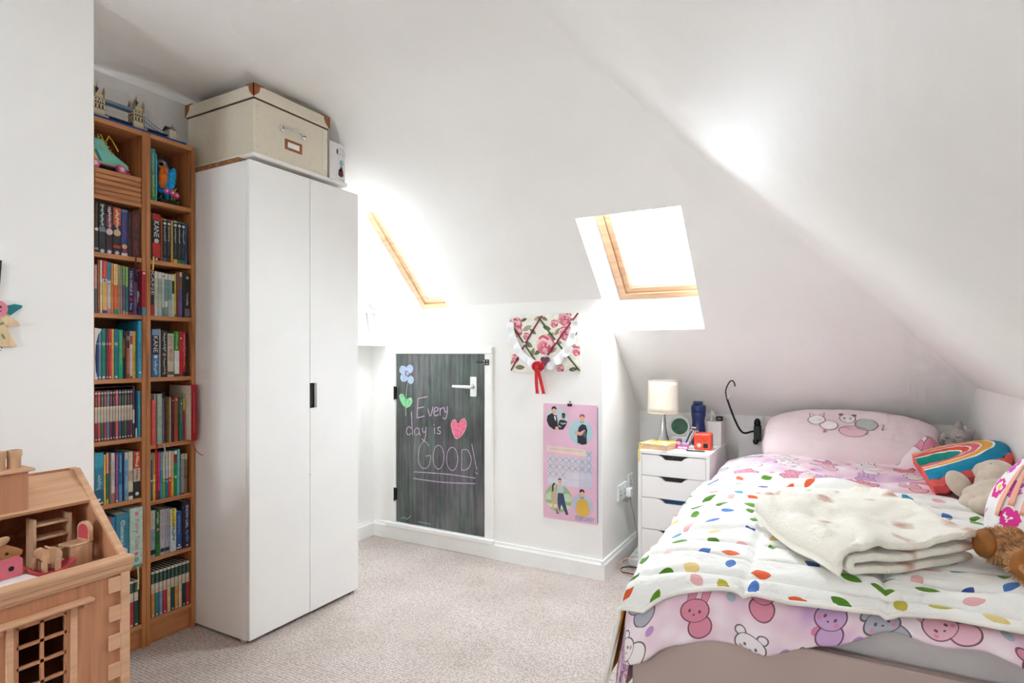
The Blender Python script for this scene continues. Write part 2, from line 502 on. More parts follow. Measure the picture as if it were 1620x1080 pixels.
# ================================================================== chalkboard door
DX0, DX1, DZ0, DZ1 = -2.3856, -1.7467, .1121, 1.1475
door = thing('door_1', 'small chalkboard cupboard door with pastel chalk writing in white frame', 'door', (DX0, YF, 0), kind='structure')
O = Vector(door.location)
m, nt, b = base('smudged_chalkboard')
tc = N(nt, 'ShaderNodeTexCoord')
def nz(scale, detail=6, rough=.6):
    mp = N(nt, 'ShaderNodeMapping'); mp.inputs['Scale'].default_value = scale; L(nt, tc.outputs['Object'], mp.inputs[0])
    n = N(nt, 'ShaderNodeTexNoise'); n.inputs['Scale'].default_value = 1; n.inputs['Detail'].default_value = detail; n.inputs['Roughness'].default_value = rough
    L(nt, mp.outputs[0], n.inputs['Vector']); return n
st = nz((58, 58, 3.0)); bl = nz((4, 4, 2.2)); fi = nz((90, 90, 9)); hu = nz((5, 5, 1.2))
mul = N(nt, 'ShaderNodeMath', operation='MULTIPLY'); r_a = ramp(nt, st.outputs[0], [(.25, (.08, .08, .08, 1)), (.72, (1, 1, 1, 1))]); r_b = ramp(nt, bl.outputs[0], [(.32, (.2, .2, .2, 1)), (.66, (1, 1, 1, 1))])
L(nt, r_a.outputs[0], mul.inputs[0]); L(nt, r_b.outputs[0], mul.inputs[1])
ad = N(nt, 'ShaderNodeMath', operation='MULTIPLY_ADD'); L(nt, fi.outputs[0], ad.inputs[0]); ad.inputs[1].default_value = .16; L(nt, mul.outputs[0], ad.inputs[2])
tint = ramp(nt, hu.outputs[0], [(.3, (122, 138, 130)), (.5, (130, 136, 132)), (.62, (140, 134, 142)), (.75, (116, 138, 126))])
mx = N(nt, 'ShaderNodeMixRGB'); mx.inputs[1].default_value = lin((34, 35, 35)); L(nt, ad.outputs[0], mx.inputs[0]); L(nt, tint.outputs[0], mx.inputs[2])
L(nt, mx.outputs[0], b.inputs['Base Color']); b.inputs['Roughness'].default_value = .6; b.inputs['Specular IOR Level'].default_value = .35
BOARD = m
panel = bx('door_panel', BOARD, door, DX0, DX1, YF - .008, YF, DZ0, DZ1, .001, off=O)
bx('door_edge', PINE, door, DX1, DX1 + .006, YF - .006, YF, DZ0, DZ1 - .3, 0, off=O)
bx('frame_jamb', TRIM, door, DX0 - .022, DX0 - .001, YF - .018, YF, DZ0 - .004, DZ1 + .001, .003, off=O)
bx('frame_jamb', TRIM, door, DX1 + .007, DX1 + .058, YF - .019, YF, DZ0 - .004, DZ1 + .001, .004, off=O)
bx('frame_head', TRIM, door, DX0 - .022, DX1 + .058, YF - .02, YF, DZ1 + .0015, DZ1 + .042, .004, off=O)
bx('sill', TRIM, door, DX0 - .07, DX1 + .072, YF - .034, YF, DZ0 - .032, DZ0 - .003, .005, off=O)
for z in (.245, .87):
    h = MB(O); h.box(DX0 - .008, DX0 + .004, YF - .024, YF - .002, z, z + .075, .002); h.tube([(DX0 - .003, YF - .026, z - .004), (DX0 - .003, YF - .026, z + .079)], .004, 8)
    h.build('hinge', BLACK, door)
lt = bx('latch', BLACK, door, DX1 + .006, DX1 + .04, YF - .026, YF - .019, 1.085, 1.118, .002, off=O)
for dx, dz in ((.013, 1.094), (.013, 1.109), (.031, 1.094), (.031, 1.109)):
    q = MB(O); q.tube([(DX1 + dx, YF - .0285, dz), (DX1 + dx, YF - .026, dz)], .003, 8); q.build('screw', CHROME, lt)
bx('bolt', BLACK, door, DX1 - .05, DX1 + .006, YF - .016, YF - .008, 1.097, 1.106, .001, off=O)
# lever handle
hd = bx('handle', LACQ, door, DX1 - .09, DX1 - .047, YF - .018, YF - .008, .905, 1.018, .006, off=O, seg=2)
q = MB(O); q.tube([(DX1 - .07, YF - .02, .96), (DX1 - .07, YF - .05, .96), (DX1 - .078, YF - .055, .961), (DX1 - .185, YF - .055, .963)], [.009, .009, .009, .007], 10)
q.build('lever', LACQ, hd, True)
q = MB(O); q.tube([(DX1 - .07, YF - .024, .96), (DX1 - .07, YF - .017, .96)], .014, 14); q.build('rose', CHROME, hd)
# chalk drawing: coordinates measured on the board (a 0..1 across, b 0..1 down)
def cb(x, y):
    u = (x - 92) / 440.0; t = u * 3.628 / (3.318 + .31 * u)
    yt, yb = 62 + 3 * u, 905 + 70 * u
    return (DX0 + (DX1 - DX0) * t, DZ1 - (DZ1 - DZ0) * (y - yt) / (yb - yt))
def cbf(x, y):
    return (x, YF - .0086, y)
def spl(pts, k=4):
    out = []
    n = len(pts)
    for i in range(n - 1):
        p0, p1, p2, p3 = pts[max(i - 1, 0)], pts[i], pts[i + 1], pts[min(i + 2, n - 1)]
        for j in range(k):
            t = j / k
            out.append(tuple(.5 * ((2 * p1[c]) + (-p0[c] + p2[c]) * t + (2 * p0[c] - 5 * p1[c] + 4 * p2[c] - p3[c]) * t * t + (-p0[c] + 3 * p1[c] - 3 * p2[c] + p3[c]) * t ** 3) for c in (0, 1)))
    return out + [tuple(pts[-1])]
def chalk(name, strokes, col, w=.0055, straight=False):
    q = MB(O)
    for s_ in strokes:
        s_ = s_ if straight or len(s_) < 3 else spl(s_)
        q.stroke([cb(*p) for p in s_], w, cbf)
    return q.build(name, plain('chalk_%d_%d' % (col[0], col[2]), col, .9, var=.18, nscale=160), panel, flip=False)
LIL = (206, 176, 208)
E_ = [[(200, 287), (197, 335), (195, 385)], [(198, 287), (247, 276)], [(197, 335), (229, 328)], [(195, 384), (233, 374)]]
chalk('chalk_word_every', E_ + [[(250, 338), (262, 375), (276, 328)], [(281, 352), (300, 346), (296, 330), (283, 337), (280, 360), (289, 373), (304, 364)], [(310, 333), (312, 372)], [(311, 348), (317, 335), (328, 333)], [(331, 328), (335, 352), (346, 350)], [(347, 325), (346, 365), (336, 388), (322, 380)]], LIL, .0046)
chalk('chalk_words_day_is', [[(168, 437), (152, 428), (142, 450), (150, 469), (168, 460)], [(167, 352), (170, 420), (173, 471)], [(206, 440), (192, 434), (182, 452), (190, 470), (205, 460)], [(206, 436), (206, 455), (213, 472)], [(222, 432), (225, 455), (239, 452)], [(241, 427), (239, 470), (231, 496), (219, 488)], [(282, 432), (284, 463)], [(279, 416), (282, 419)], [(313, 430), (300, 432), (302, 445), (313, 452), (308, 463), (295, 460)]], LIL, .0046)
def ring_pts(cx, cy, rx, ry): return [(cx + rx * cos(a * pi / 10 - 1.5), cy + ry * sin(a * pi / 10 - 1.5)) for a in range(21)]
chalk('chalk_word_good', [[(256, 525), (240, 505), (225, 504), (206, 540), (202, 600), (222, 635), (250, 630), (262, 596), (263, 572), (240, 576)], ring_pts(303, 580, 27, 60), ring_pts(372, 588, 28, 58), [(421, 540), (419, 645)], [(421, 541), (450, 545), (468, 590), (452, 635), (419, 645)], [(470, 512), (482, 575), (495, 640)], [(490, 655), (500, 662)]], LIL, .0034)
chalk('chalk_underline', [[(180, 655), (350, 665), (488, 683)], [(175, 688), (330, 706), (488, 710)]], LIL, .0044)
def chalk_fill(name, polys, col):
    q = MB(O)
    for p in polys: q.flat([cb(*c) for c in p], cbf)
    return q.build(name, plain('chalk_%d_%d' % (col[0], col[2]), col, .9, var=.18, nscale=160), panel, flip=False)
chalk_fill('chalk_heart', [[(366, 425), (369, 403), (378, 392), (390, 395), (402, 411), (414, 394), (431, 386), (442, 402), (443, 425), (434, 450), (415, 475), (392, 487), (378, 466)]], (226, 112, 138))
chalk('chalk_heart_outline', [[(366, 425), (369, 403), (378, 392), (390, 395), (402, 411), (414, 394), (431, 386), (442, 402), (443, 425), (434, 450), (415, 475), (392, 487), (378, 466), (366, 425)]], (240, 190, 200), .003)
for p in (circ(125, 142, 19, 22), circ(159, 137, 17, 22), circ(130, 181, 19, 21), circ(163, 192, 16, 21)):
    chalk_fill('chalk_petal', [p], (176, 192, 222))
chalk_fill('chalk_flower_centre', [circ(145, 160, 11, 13)], (196, 172, 214))
chalk('chalk_stem', [[(149, 195), (143, 250), (140, 300), (139, 375)]], (150, 205, 160), .004)
chalk_fill('chalk_leaf', [[(105, 272), (112, 262), (126, 264), (140, 292), (152, 284), (166, 280), (174, 300), (164, 322), (142, 336), (122, 318), (108, 292)]], (140, 208, 155))
chalk('chalk_scribble', [[(112, 893), (130, 885), (145, 893), (165, 876)], [(200, 905), (240, 912), (265, 918)]], (160, 200, 190), .003)

# ================================================================== floral pinboard
PX0, PX1, PZ0, PZ1 = -1.578, -1.160, 1.052, 1.360
pin = thing('pinboard', 'padded floral memo board with crossed green and burgundy ribbons on wall', 'pinboard', ((PX0 + PX1) / 2, YF, (PZ0 + PZ1) / 2), rot=(0, radians(-1.5), 0))
PWd, PHt = (PX1 - PX0) / 2, (PZ1 - PZ0) / 2
def pinf(a, b, d=.0):      # a -1..1 across, b -1..1 up, d out of the board
    bulge = .012 * (1 - a ** 4) * (1 - b ** 4)
    return Vector((a * PWd, -(.012 + bulge + d), b * PHt))
q = MB(); q.box(-PWd, PWd, -.013, 0, -PHt, PHt, .004)
q.grid(20, 16, lambda u, v: pinf(2 * u - 1, 2 * v - 1))
LINEN = plain('cream_linen', (238, 234, 224), .8, var=.04, nscale=40, bmp=.1, bscale=500)
cush = q.build('panel', LINEN, pin, True)
PINKS = [(222, 140, 152), (206, 104, 122), (235, 176, 182), (190, 82, 104), (240, 200, 200)]
def rose(cx, cy, r, nm='rose_print'):
    q = MB(); rr = random.Random(int(cx * 100 + cy * 7))
    asp = PWd / PHt
    lay = 0
    for ringn, (rad, k) in enumerate(((1, 9), (.78, 8), (.55, 6), (.32, 5))):
        for i in range(k):
            a = 2 * pi * i / k + ringn * .7 + rr.random() * .4
            c = (cx + r * rad * .55 * cos(a), cy + r * rad * .55 * asp * sin(a))
            q.mat(C(*PINKS[(i + ringn * 2) % 5], rough=.8))
            lay += 1
            q.flat([p for p in circ(c[0], c[1], r * rad * .48, r * rad * .48 * asp, 10)], lambda x, y: pinf(max(-.99, min(.99, x)), max(-.99, min(.99, y)), .0004 + lay * .00005))
    q.mat(C(176, 70, 92, rough=.8)); q.flat(circ(cx, cy, r * .13, r * .13 * asp, 10), lambda x, y: pinf(x, y, .0025))
    return q.build(nm, None, cush, flip=False)
def leafp(cx, cy, l, a, col):
    q = MB(); q.mat(C(*col, rough=.8)); asp = PWd / PHt
    pts = [(t * l, .22 * l * sin(pi * (t + .5)) ** .8 * s_) for s_ in (1, -1) for t in ([k / 8 - .5 for k in range(9)] if s_ == 1 else [.5 - k / 8 for k in range(1, 8)])]
    q.flat([(max(-.99, min(.99, cx + x * cos(a) - y * sin(a))), max(-.99, min(.99, cy + (x * sin(a) + y * cos(a)) * asp))) for x, y in pts], lambda x, y: pinf(x, y, .0003))
    q.build('leaf_print', None, cush, flip=False)
LV = [(122, 122, 88), (150, 140, 110), (96, 104, 76), (168, 158, 130)]
for i, (x, y, l, a) in enumerate(((-.42, -.02, .3, 2.6), (-.30, -.30, .26, 1.2), (-.15, -.30, .25, .6), (.20, .25, .3, .5), (.30, .06, .24, 2.2), (.42, .38, .26, .8), (.12, .52, .25, 2.8), (-.45, .55, .3, .4), (-.28, .42, .24, 2.5), (-.85, .12, .2, 1.6), (.88, .30, .22, 1.2), (.80, -.10, .22, 2.9), (-.70, -.82, .3, 0), (-.92, -.60, .2, .8), (.80, -.92, .25, .1), (-.15, .88, .25, .3), (.05, .85, .2, 2.6), (.42, .02, .24, 2.9), (-.55, .85, .2, .3), (.30, -.25, .22, .6))):
    leafp(x, y, l, a, LV[i % 4])
rose(.08, -.05, .26); rose(-.80, .70, .20); rose(-.74, .45, .15); rose(.62, .84, .20); rose(.33, .66, .11); rose(.64, .32, .19); rose(-.47, .27, .10); rose(.92, -.30, .13); rose(-.83, -.50, .12); rose(.45, -.88, .11)
# ribbons: two burgundy rising, two green falling, and buttons where they cross
def pribbon(a, b, col, d):
    q = MB(); q.mat(C(*col, rough=.6)); n = 14
    pts = [(a[0] + (b[0] - a[0]) * k / n, a[1] + (b[1] - a[1]) * k / n) for k in range(n + 1)]
    q.stroke(pts, .05, lambda x, y: pinf(x, y, d)); q.build('ribbon', None, pin, flip=False)
BUR, GRN = (126, 20, 56), (72, 92, 34)
pribbon((-.97, -.93), (-.02, .96), BUR, .0042); pribbon((.13, -.42), (.97, .97), BUR, .0042)
pribbon((-.92, .72), (-.20, -.62), GRN, .0035); pribbon((-.12, .92), (.97, -.97), GRN, .0035)
for x, y in ((-.52, .01), (.36, .05), (-.88, .86), (.80, .85)):
    q = MB(); q.lathe([(.006, 0), (.008, .003), (.005, .006), (0, .007)], pinf(x, y, .003), 14, ROT('X', 90)); q.build('button', C(238, 220, 220, rough=.5), pin, True)
PL = pin.location
# white frilled lace hanging from the board
lace = thing('lace_garland', 'white frilled lace garland looped over the floral memo board', 'garland', (-1.38, YF - .04, 1.14))
def lacef(u, v):
    a = pi * (1.02 + .96 * u)
    cx, cz, rx, rz = -1.37, 1.335, .19, .25
    r = 1 + (v - .5) * .20
    return Vector((cx + rx * r * cos(a), YF - .038 - .010 * sin(u * 70) * v - .004 * sin(u * 31), cz + rz * r * sin(a) + .006 * sin(u * 70 + 1) * v)) - Vector(lace.location)
q = MB(); q.grid(150, 4, lacef)
o = q.build('frill', plain('white_lace', (246, 246, 248), .7, var=.03), lace, True); o.modifiers.new('s', 'SOLIDIFY').thickness = .0015
q = MB(); q.tube([(lacef(k / 60, .02)) for k in range(61)], .0025, 6); q.build('binding', plain('white_lace', (246, 246, 248)), lace, True)
# red rosette
ros = thing('rosette', 'red prize rosette with two ribbon tails hanging below memo board', 'rosette', (-1.385, YF - .05, 1.075))
q = MB()
q.grid(64, 3, lambda u, v: Vector(((.008 + .03 * v) * cos(2 * pi * u), -.006 * (1 - v) - .006 * sin(u * 2 * pi * 16) * v, (.006 + .022 * v) * sin(2 * pi * u) + .008)))
RED = plain('red_satin', (205, 18, 34), .45, var=.08, nscale=30)
o = q.build('rosette_pleats', RED, ros, True); o.modifiers.new('s', 'SOLIDIFY').thickness = .001
q = MB(); q.lathe([(.012, 0), (.011, .004), (0, .005)], (0, -.008, .008), 18, ROT('X', 90)); q.build('centre', C(180, 10, 26), ros)
for s_, x1 in ((-1, -.002), (1, .034)):
    q = MB(); x0 = -.012 + (s_ + 1) * .008
    P = lambda u, v: Vector((x0 + (x1 - x0) * v + (u - .5) * .019, -.002 - .004 * sin(v * 4 + s_), -.005 - .135 * v + (.006 * abs(u - .5) * 2 * -1 + .006 if v > .95 else 0)))
    q.grid(4, 10, P); o = q.build('tail', RED, ros, True); o.modifiers.new('s', 'SOLIDIFY').thickness = .001
# little plum heart
q = MB(); hp = [(16 * sin(t) ** 3, 13 * cos(t) - 5 * cos(2 * t) - 2 * cos(3 * t) - cos(4 * t)) for t in [2 * pi * k / 40 for k in range(40)]]
hl = Vector((-1.345, YF - .04, 1.115))
q.prism([(x * .0016, 0, z * .0016) for x, z in hp], (0, -.010, 0))
ho = q.build('heart_charm', plain('plum_glitter', (104, 46, 70), .4, var=.15, nscale=150)); ho.location = hl
props(ho, 'plum padded heart charm hanging at middle bottom of memo board', 'charm')
_mb = ho.modifiers.new('b', 'BEVEL'); _mb.width = .004; _mb.segments = 2
q = MB(); q.tube([(0, -.004, .017), (-.004, -.004, .05)], .0008, 5); q.build('string', C(90, 40, 60), ho)

# ================================================================== calendar
CX0, CZ0, CW, CH = -1.374, .275, .305, .61
calr = thing('wall_calendar', 'pink open wall calendar for February with round photos, clipped to wall', 'calendar', (CX0, YF, CZ0))
PINK = plain('calendar_pink', (230, 184, 206), .45, var=.05, nscale=3)
def calf(x, y, d=0):   # x 0..305 mm, y 0..610 mm down from the top
    yy = y / 610; fold = .006 * (1 - abs(yy - .5) * 2)
    return Vector((x / 1000, -(.006 + fold + d), CH - y / 1000))
def sheet(name, y0, y1, m, d0, thick):
    q = MB(); n = 6
    a = [calf(0, y0 + (y1 - y0) * k / n, d0) for k in range(n + 1)]; b_ = [calf(305, y0 + (y1 - y0) * k / n, d0) for k in range(n + 1)]
    ia = [q.vert(p) for p in a]; ib = [q.vert(p) for p in b_]; ja = [q.vert(p + Vector((0, thick, 0))) for p in a]; jb = [q.vert(p + Vector((0, thick, 0))) for p in b_]
    for k in range(n):
        q.face((ia[k], ib[k], ib[k + 1], ia[k + 1])); q.face((ja[k], ja[k + 1], jb[k + 1], jb[k])); q.face((ia[k], ia[k + 1], ja[k + 1], ja[k])); q.face((ib[k], jb[k], jb[k + 1], ib[k + 1]))
    q.face((ia[0], ja[0], jb[0], ib[0])); q.face((ia[n], ib[n], jb[n], ja[n]))
    return q.build(name, m, calr)
up = sheet('upper_page', 0, 304, PINK, 0, .004); lo = sheet('lower_page', 306, 610, PINK, 0, .004)
BLU = C(70, 110, 140)
bx('backing_edge', BLU, calr, .302, .307, -.006, -.001, .01, .60, 0)
def pr2(name, shapes, parent):
    q = MB()
    for k, (col, pts) in enumerate(shapes):
        q.mat(C(*col, rough=.45)); q.flat(pts, lambda x, y: calf(x, y, .0005 + k * .00004))
    return q.build(name, None, parent, flip=False)
SK, DSK = (224, 172, 148), (104, 66, 50)
# top left: man in dinner jacket with woman in dark dress
pr2('photo_print', [((196, 204, 212), circ(80, 75, 64, 64)), ((34, 34, 38), [(20, 92), (24, 66), (48, 50), (62, 54), (78, 60), (84, 90), (86, 136), (60, 136), (34, 120)]), ((246, 246, 246), [(60, 55), (72, 58), (74, 92), (66, 80)]), ((24, 24, 26), [(60, 58), (72, 62), (72, 66), (60, 66)]), (SK, circ(62, 36, 13, 19)), ((40, 30, 28), [(47, 34), (50, 18), (66, 12), (78, 22), (76, 32), (62, 24)]), ((36, 36, 42), [(92, 90), (100, 82), (126, 84), (140, 92), (132, 112), (116, 134), (92, 136), (84, 120)]), (DSK, circ(118, 62, 10, 15)), ((24, 20, 20), [(107, 60), (110, 48), (124, 46), (129, 56), (128, 64), (118, 52)]), ((170, 180, 186), [(94, 96), (112, 100), (134, 96), (130, 104), (110, 108)]), (SK, circ(80, 128, 10, 8)), ((190, 194, 198), [(88, 112), (104, 118), (104, 124), (90, 120)])], up)
# right: man with folded arms in dark shirt
pr2('photo_print', [((172, 206, 212), circ(214, 140, 68, 66)), ((38, 40, 58), [(198, 196), (196, 150), (206, 114), (224, 98), (244, 104), (252, 130), (248, 162), (250, 200), (224, 206)]), (SK, circ(222, 70, 14, 20)), ((150, 90, 60), [(208, 66), (210, 52), (226, 46), (238, 54), (236, 66), (224, 56)]), ((170, 110, 80), [(212, 82), (222, 92), (234, 82), (230, 92), (216, 94)]), (SK, [(180, 142), (192, 134), (222, 146), (226, 156), (206, 158), (184, 150)]), (SK, [(200, 148), (236, 126), (244, 134), (216, 160)]), ((92, 96, 124), circ(238, 150, 8, 18)), ((30, 32, 44), circ(224, 190, 22, 12))], up)
# lower: couple on green lawn and man in mustard shirt
pr2('photo_print', [((150, 190, 140), circ(88, 498, 78, 74)), ((196, 212, 180), [(14, 486), (40, 468), (150, 470), (165, 492), (164, 510), (12, 512)]), ((222, 214, 190), [(18, 530), (160, 532), (140, 552), (36, 552)]), ((196, 198, 202), [(84, 430), (96, 424), (116, 428), (122, 460), (100, 476), (80, 468)]), (SK, circ(98, 408, 10, 15)), ((50, 36, 30), [(87, 402), (92, 392), (104, 392), (109, 402), (98, 398)]), ((58, 74, 110), [(86, 470), (118, 470), (128, 520), (146, 578), (132, 582), (106, 528), (92, 580), (76, 580), (82, 520)]), ((198, 172, 142), [(50, 456), (76, 454), (78, 486), (86, 520), (48, 520), (46, 486)]), (SK, circ(66, 434, 9, 14)), ((38, 28, 28), [(52, 470), (54, 430), (64, 418), (74, 424), (62, 432), (60, 462)]), (SK, [(54, 520), (62, 520), (62, 566), (54, 566)]), (SK, [(74, 520), (82, 520), (96, 574), (86, 576)])], lo)
pr2('photo_print', [((186, 194, 214), circ(226, 520, 60, 62)), ((222, 178, 74), [(192, 506), (206, 490), (236, 486), (256, 498), (262, 530), (258, 566), (224, 582), (192, 566), (186, 534)]), (SK, circ(222, 462, 14, 20)), ((50, 36, 30), [(208, 456), (210, 440), (224, 434), (236, 442), (237, 454), (224, 446)]), ((70, 48, 40), [(211, 470), (222, 486), (234, 470), (230, 482), (216, 484)]), (SK, [(182, 536), (192, 528), (196, 566), (186, 560)]), (SK, [(258, 528), (268, 540), (266, 566), (256, 572)])], lo)
# month grid: cream banner, day cells and crossed-off days
def cells(name, parent, rows, cols, crossed):
    q = MB()
    for r_ in rows:
        for c_ in cols:
            x0, y0 = 26 + c_ * 36.5, 236 + r_ * 39
            if r_ == 0 and c_ < 6: continue
            q.mat(C(*((214, 214, 226) if c_ < 5 else (200, 204, 220)), rough=.5))
            q.flat([(x0, y0), (x0 + 34, y0), (x0 + 34, y0 + 36), (x0, y0 + 36)], lambda x, y: calf(x, y, .0005))
    q.build(name, None, parent, flip=False)
    q = MB(); q.mat(C(92, 76, 92, rough=.6))
    for (c_, r_) in crossed:
        x0, y0 = 26 + c_ * 36.5, 236 + r_ * 39
        q.stroke([(x0 + 3, y0 + 3), (x0 + 31, y0 + 33)], 1.6, lambda x, y: calf(x, y, .0009)); q.stroke([(x0 + 31, y0 + 3), (x0 + 3, y0 + 33)], 1.6, lambda x, y: calf(x, y, .0009))
    q.build('pen_crosses', None, parent, flip=False)
cells('day_grid', up, [0, 1], range(7), [(c_, 1) for c_ in range(7)] + [(6, 0)])
cells('day_grid', lo, [2, 3, 4], range(7), [(c_, 2) for c_ in range(7)] + [(0, 3), (1, 3), (2, 3)])
pr2('banner_print', [((232, 214, 200), [(24, 222), (246, 230), (246, 264), (24, 256)])], up)
q = MB(); q.mat(C(196, 128, 140)); q.stroke([(38 + k * 3.1, 240 + 5 * sin(k * 1.9)) for k in range(62)], 1.2, lambda x, y: calf(x, y, .001)); q.build('handwriting', None, up, flip=False)
q = MB(); q.mat(C(96, 140, 176)); text_on(q, 'FEBRUARY', lambda a, b_: calf(186 + 104 * a, 600 - 24 * b_, .001)); q.build('month_lettering', None, lo, flip=False)
q = MB(); q.box(.142, .166, -.016, -.001, CH - .010, CH + .004, .002); q.tube([(.150, -.006, CH + .004), (.150, -.005, CH + .016), (.158, -.005, CH + .016), (.158, -.006, CH + .004)], .0008, 6)
q.build('bulldog_clip', BLACK, calr)
q = MB(); q.lathe([(.003, 0), (.003, .004), (.001, .006)], (.154, -.002, CH + .014), 10, ROT('X', 90)); q.build('pin', BLACK, calr)

# photo frame on the ledge
pf = thing('photo_frame', 'thin silver photo frame leaning on the white ledge behind the wardrobe', 'photo frame', (-2.525, 2.62, 1.225), rot=(0, radians(-10), radians(8)))
q = MB()
for a in ((0, .012, 0, .20), (.128, .14, 0, .20), (.012, .128, 0, .012), (.012, .128, .188, .20)): q.box(-.006, .006, a[0], a[1], a[2], a[3], .001)
q.build('frame', CHROME, pf); bx('picture', C(214, 222, 224), pf, -.004, .003, .012, .128, .012, .188, 0)
q = MB(); q.prism([(-.006, .05, .12), (-.006, .09, .12), (-.05, .09, .004), (-.05, .05, .004)], (-.003, 0, 0)); q.build('easel_back', C(60, 60, 62), pf)
# ================================================================== wardrobe
WXF, WY0, WY1, WZ = -2.0237, 1.5086, 2.1086, 1.9197
wd = thing('wardrobe', 'tall plain white two-door wardrobe beside the bookcases', 'wardrobe', (WXF - .25, (WY0 + WY1) / 2, 0))
O = Vector(wd.location); XB = WXF - .50
bx('side_panel', LACQ, wd, XB, WXF - .02, WY0, WY0 + .016, .012, WZ - .002, .001, off=O)
bx('side_panel', LACQ, wd, XB, WXF - .02, WY1 - .016, WY1, .012, WZ - .002, .001, off=O)
bx('top_panel', LACQ, wd, XB, WXF - .02, WY0 + .016, WY1 - .016, WZ - .018, WZ - .002, 0, off=O)
bx('bottom_panel', LACQ, wd, XB, WXF - .022, WY0 + .016, WY1 - .016, .03, .046, 0, off=O)
bx('back_panel', LACQ, wd, XB, XB + .006, WY0 + .016, WY1 - .016, .046, WZ - .018, 0, off=O)
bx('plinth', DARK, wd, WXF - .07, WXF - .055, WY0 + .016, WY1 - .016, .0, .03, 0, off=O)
for x in (XB + .03, WXF - .05):
    for y in (WY0 + .012, WY1 - .012):
        q = MB(O); q.lathe([(.012, 0), (.012, .012)], (x, y, 0), 12); q.build('foot', C(190, 186, 180), wd)
ym = 1.8125
bx('door', LACQ, wd, WXF - .018, WXF, WY0 + .001, ym - .001, .016, WZ, .0012, off=O)
q = MB(O)
pl = [(ym + .001, .016), (WY1 - .001, .016), (WY1 - .001, WZ), (ym + .001, WZ), (ym + .001, 1.022), (ym + .036, 1.022), (ym + .040, 1.018), (ym + .040, .914), (ym + .036, .910), (ym + .001, .910)]
q.prism([(WXF - .018, y, z) for y, z in pl], (.018, 0, 0)); d2 = q.build('door', LACQ, wd)
bx('handle_recess', BLACK, d2, WXF - .022, WXF - .0185, ym, ym + .045, .905, 1.027, 0, off=O)
q = MB(O); q.lathe([(.004, 0), (.004, .002), (.002, .003)], (WXF - .001, ym + .0005, .62), 10, ROT('Y', 90)); q.build('door_bumper', C(205, 203, 200), wd)

# ================================================================== crate, mats and box on the wardrobe
mat_ = props(bx('cork_mat', plain('cork', (150, 104, 66), .9, var=.25, nscale=90), None, -2.50, -2.10, 1.515, 2.06, WZ - .0018, WZ + .022, .001), 'brown cork mat lying on wardrobe under the cream storage trunk', 'mat')
fold = props(bx('document_wallet', plain('white_card', (238, 236, 230), .5), None, -2.48, -2.035, 1.535, 2.05, WZ + .0222, WZ + .040, .004), 'flat white card wallet between cork mat and cream storage trunk', 'wallet')
CXF, CXB, CY0, CY1, CZb, CZt = -2.046, -2.50, 1.545, 1.945, WZ + .0402, 2.238
cr = thing('storage_trunk', 'cream fibreboard storage trunk with brown lid corners on the wardrobe', 'storage box', ((CXF + CXB) / 2, (CY0 + CY1) / 2, CZb))
O = Vector(cr.location)
CREAM = plain('cream_fibreboard', (222, 212, 192), .6, var=.012, nscale=60, bmp=.03, bscale=300)
TAN = plain('tan_leatherette', (150, 84, 46), .5, var=.1, nscale=60)
bx('box_body', CREAM, cr, CXB + .006, CXF - .006, CY0 + .006, CY1 - .006, CZb, CZt - .048, .003, off=O)
lid = bx('lid', CREAM, cr, CXB, CXF, CY0, CY1, CZt - .052, CZt, .004, off=O)
bx('lid_lower_band', plain('dark_brown_binding', (74, 54, 40), .7), cr, CXB + .003, CXF - .003, CY0 + .003, CY1 - .003, CZt - .058, CZt - .052, 0, off=O)  # dark brown band running round under the lid
for x, sx in ((CXB, -1), (CXF, 1)):
    for y, sy in ((CY0, -1), (CY1, 1)):
        q = MB(O); e = .0015; k = .036
        X0, Y0 = x + sx * e, y + sy * e
        q.box(min(X0, X0 - sx * .05), max(X0, X0 - sx * .05), min(Y0, Y0 - sy * .05), max(Y0, Y0 - sy * .05), CZt + .0005, CZt + .002)
        q.prism([(X0, Y0, CZt + .002), (X0 - sx * .036, Y0, CZt + .002), (X0 - sx * .026, Y0, CZt - .03), (X0 - sx * .004, Y0, CZt - .050), (X0, Y0, CZt - .052)], (0, -sy * .003, 0))
        q.prism([(X0, Y0, CZt + .002), (X0, Y0 - sy * .036, CZt + .002), (X0, Y0 - sy * .026, CZt - .03), (X0, Y0 - sy * .004, CZt - .050), (X0, Y0, CZt - .052)], (-sx * .003, 0, 0))
        c_ = q.build('lid_corner', TAN, lid)
rv = CHROME
def rivet(x, y, z, par):
    q = MB(O); q.lathe([(.0032, 0), (.0026, .0012), (0, .0018)], (x, y, z), 8, ROT('Y', 90)); q.build('rivet', rv, par, True)
for z in (CZb + .03, CZb + .085, CZb + .14, CZb + .195):
    rivet(CXF - .0058, CY0 + .02, z, cr); rivet(CXF - .0058, CY1 - .02, z, cr)
for k in range(5): rivet(CXF - .0058, CY0 + .065 + k * .065, CZb + .014, cr)
bx('edge_strip', CREAM, cr, CXF - .0062, CXF - .0045, CY0 + .008, CY0 + .034, CZb + .002, CZt - .06, 0, off=O)
bx('edge_strip', CREAM, cr, CXF - .0062, CXF - .0045, CY1 - .034, CY1 - .008, CZb + .002, CZt - .06, 0, off=O)
bx('edge_strip', CREAM, cr, CXF - .0062, CXF - .0045, CY0 + .034, CY1 - .034, CZb + .002, CZb + .026, 0, off=O)
yc = (CY0 + CY1) / 2; zc = CZb + .145
q = MB(O); q.tube([(CXF - .006, yc - .055, zc), (CXF + .012, yc - .055, zc + .002), (CXF + .016, yc - .045, zc + .002), (CXF + .016, yc + .045, zc + .002), (CXF + .012, yc + .055, zc + .002), (CXF - .006, yc + .055, zc)], .0042, 8)
hh = q.build('handle', CHROME, cr, True)
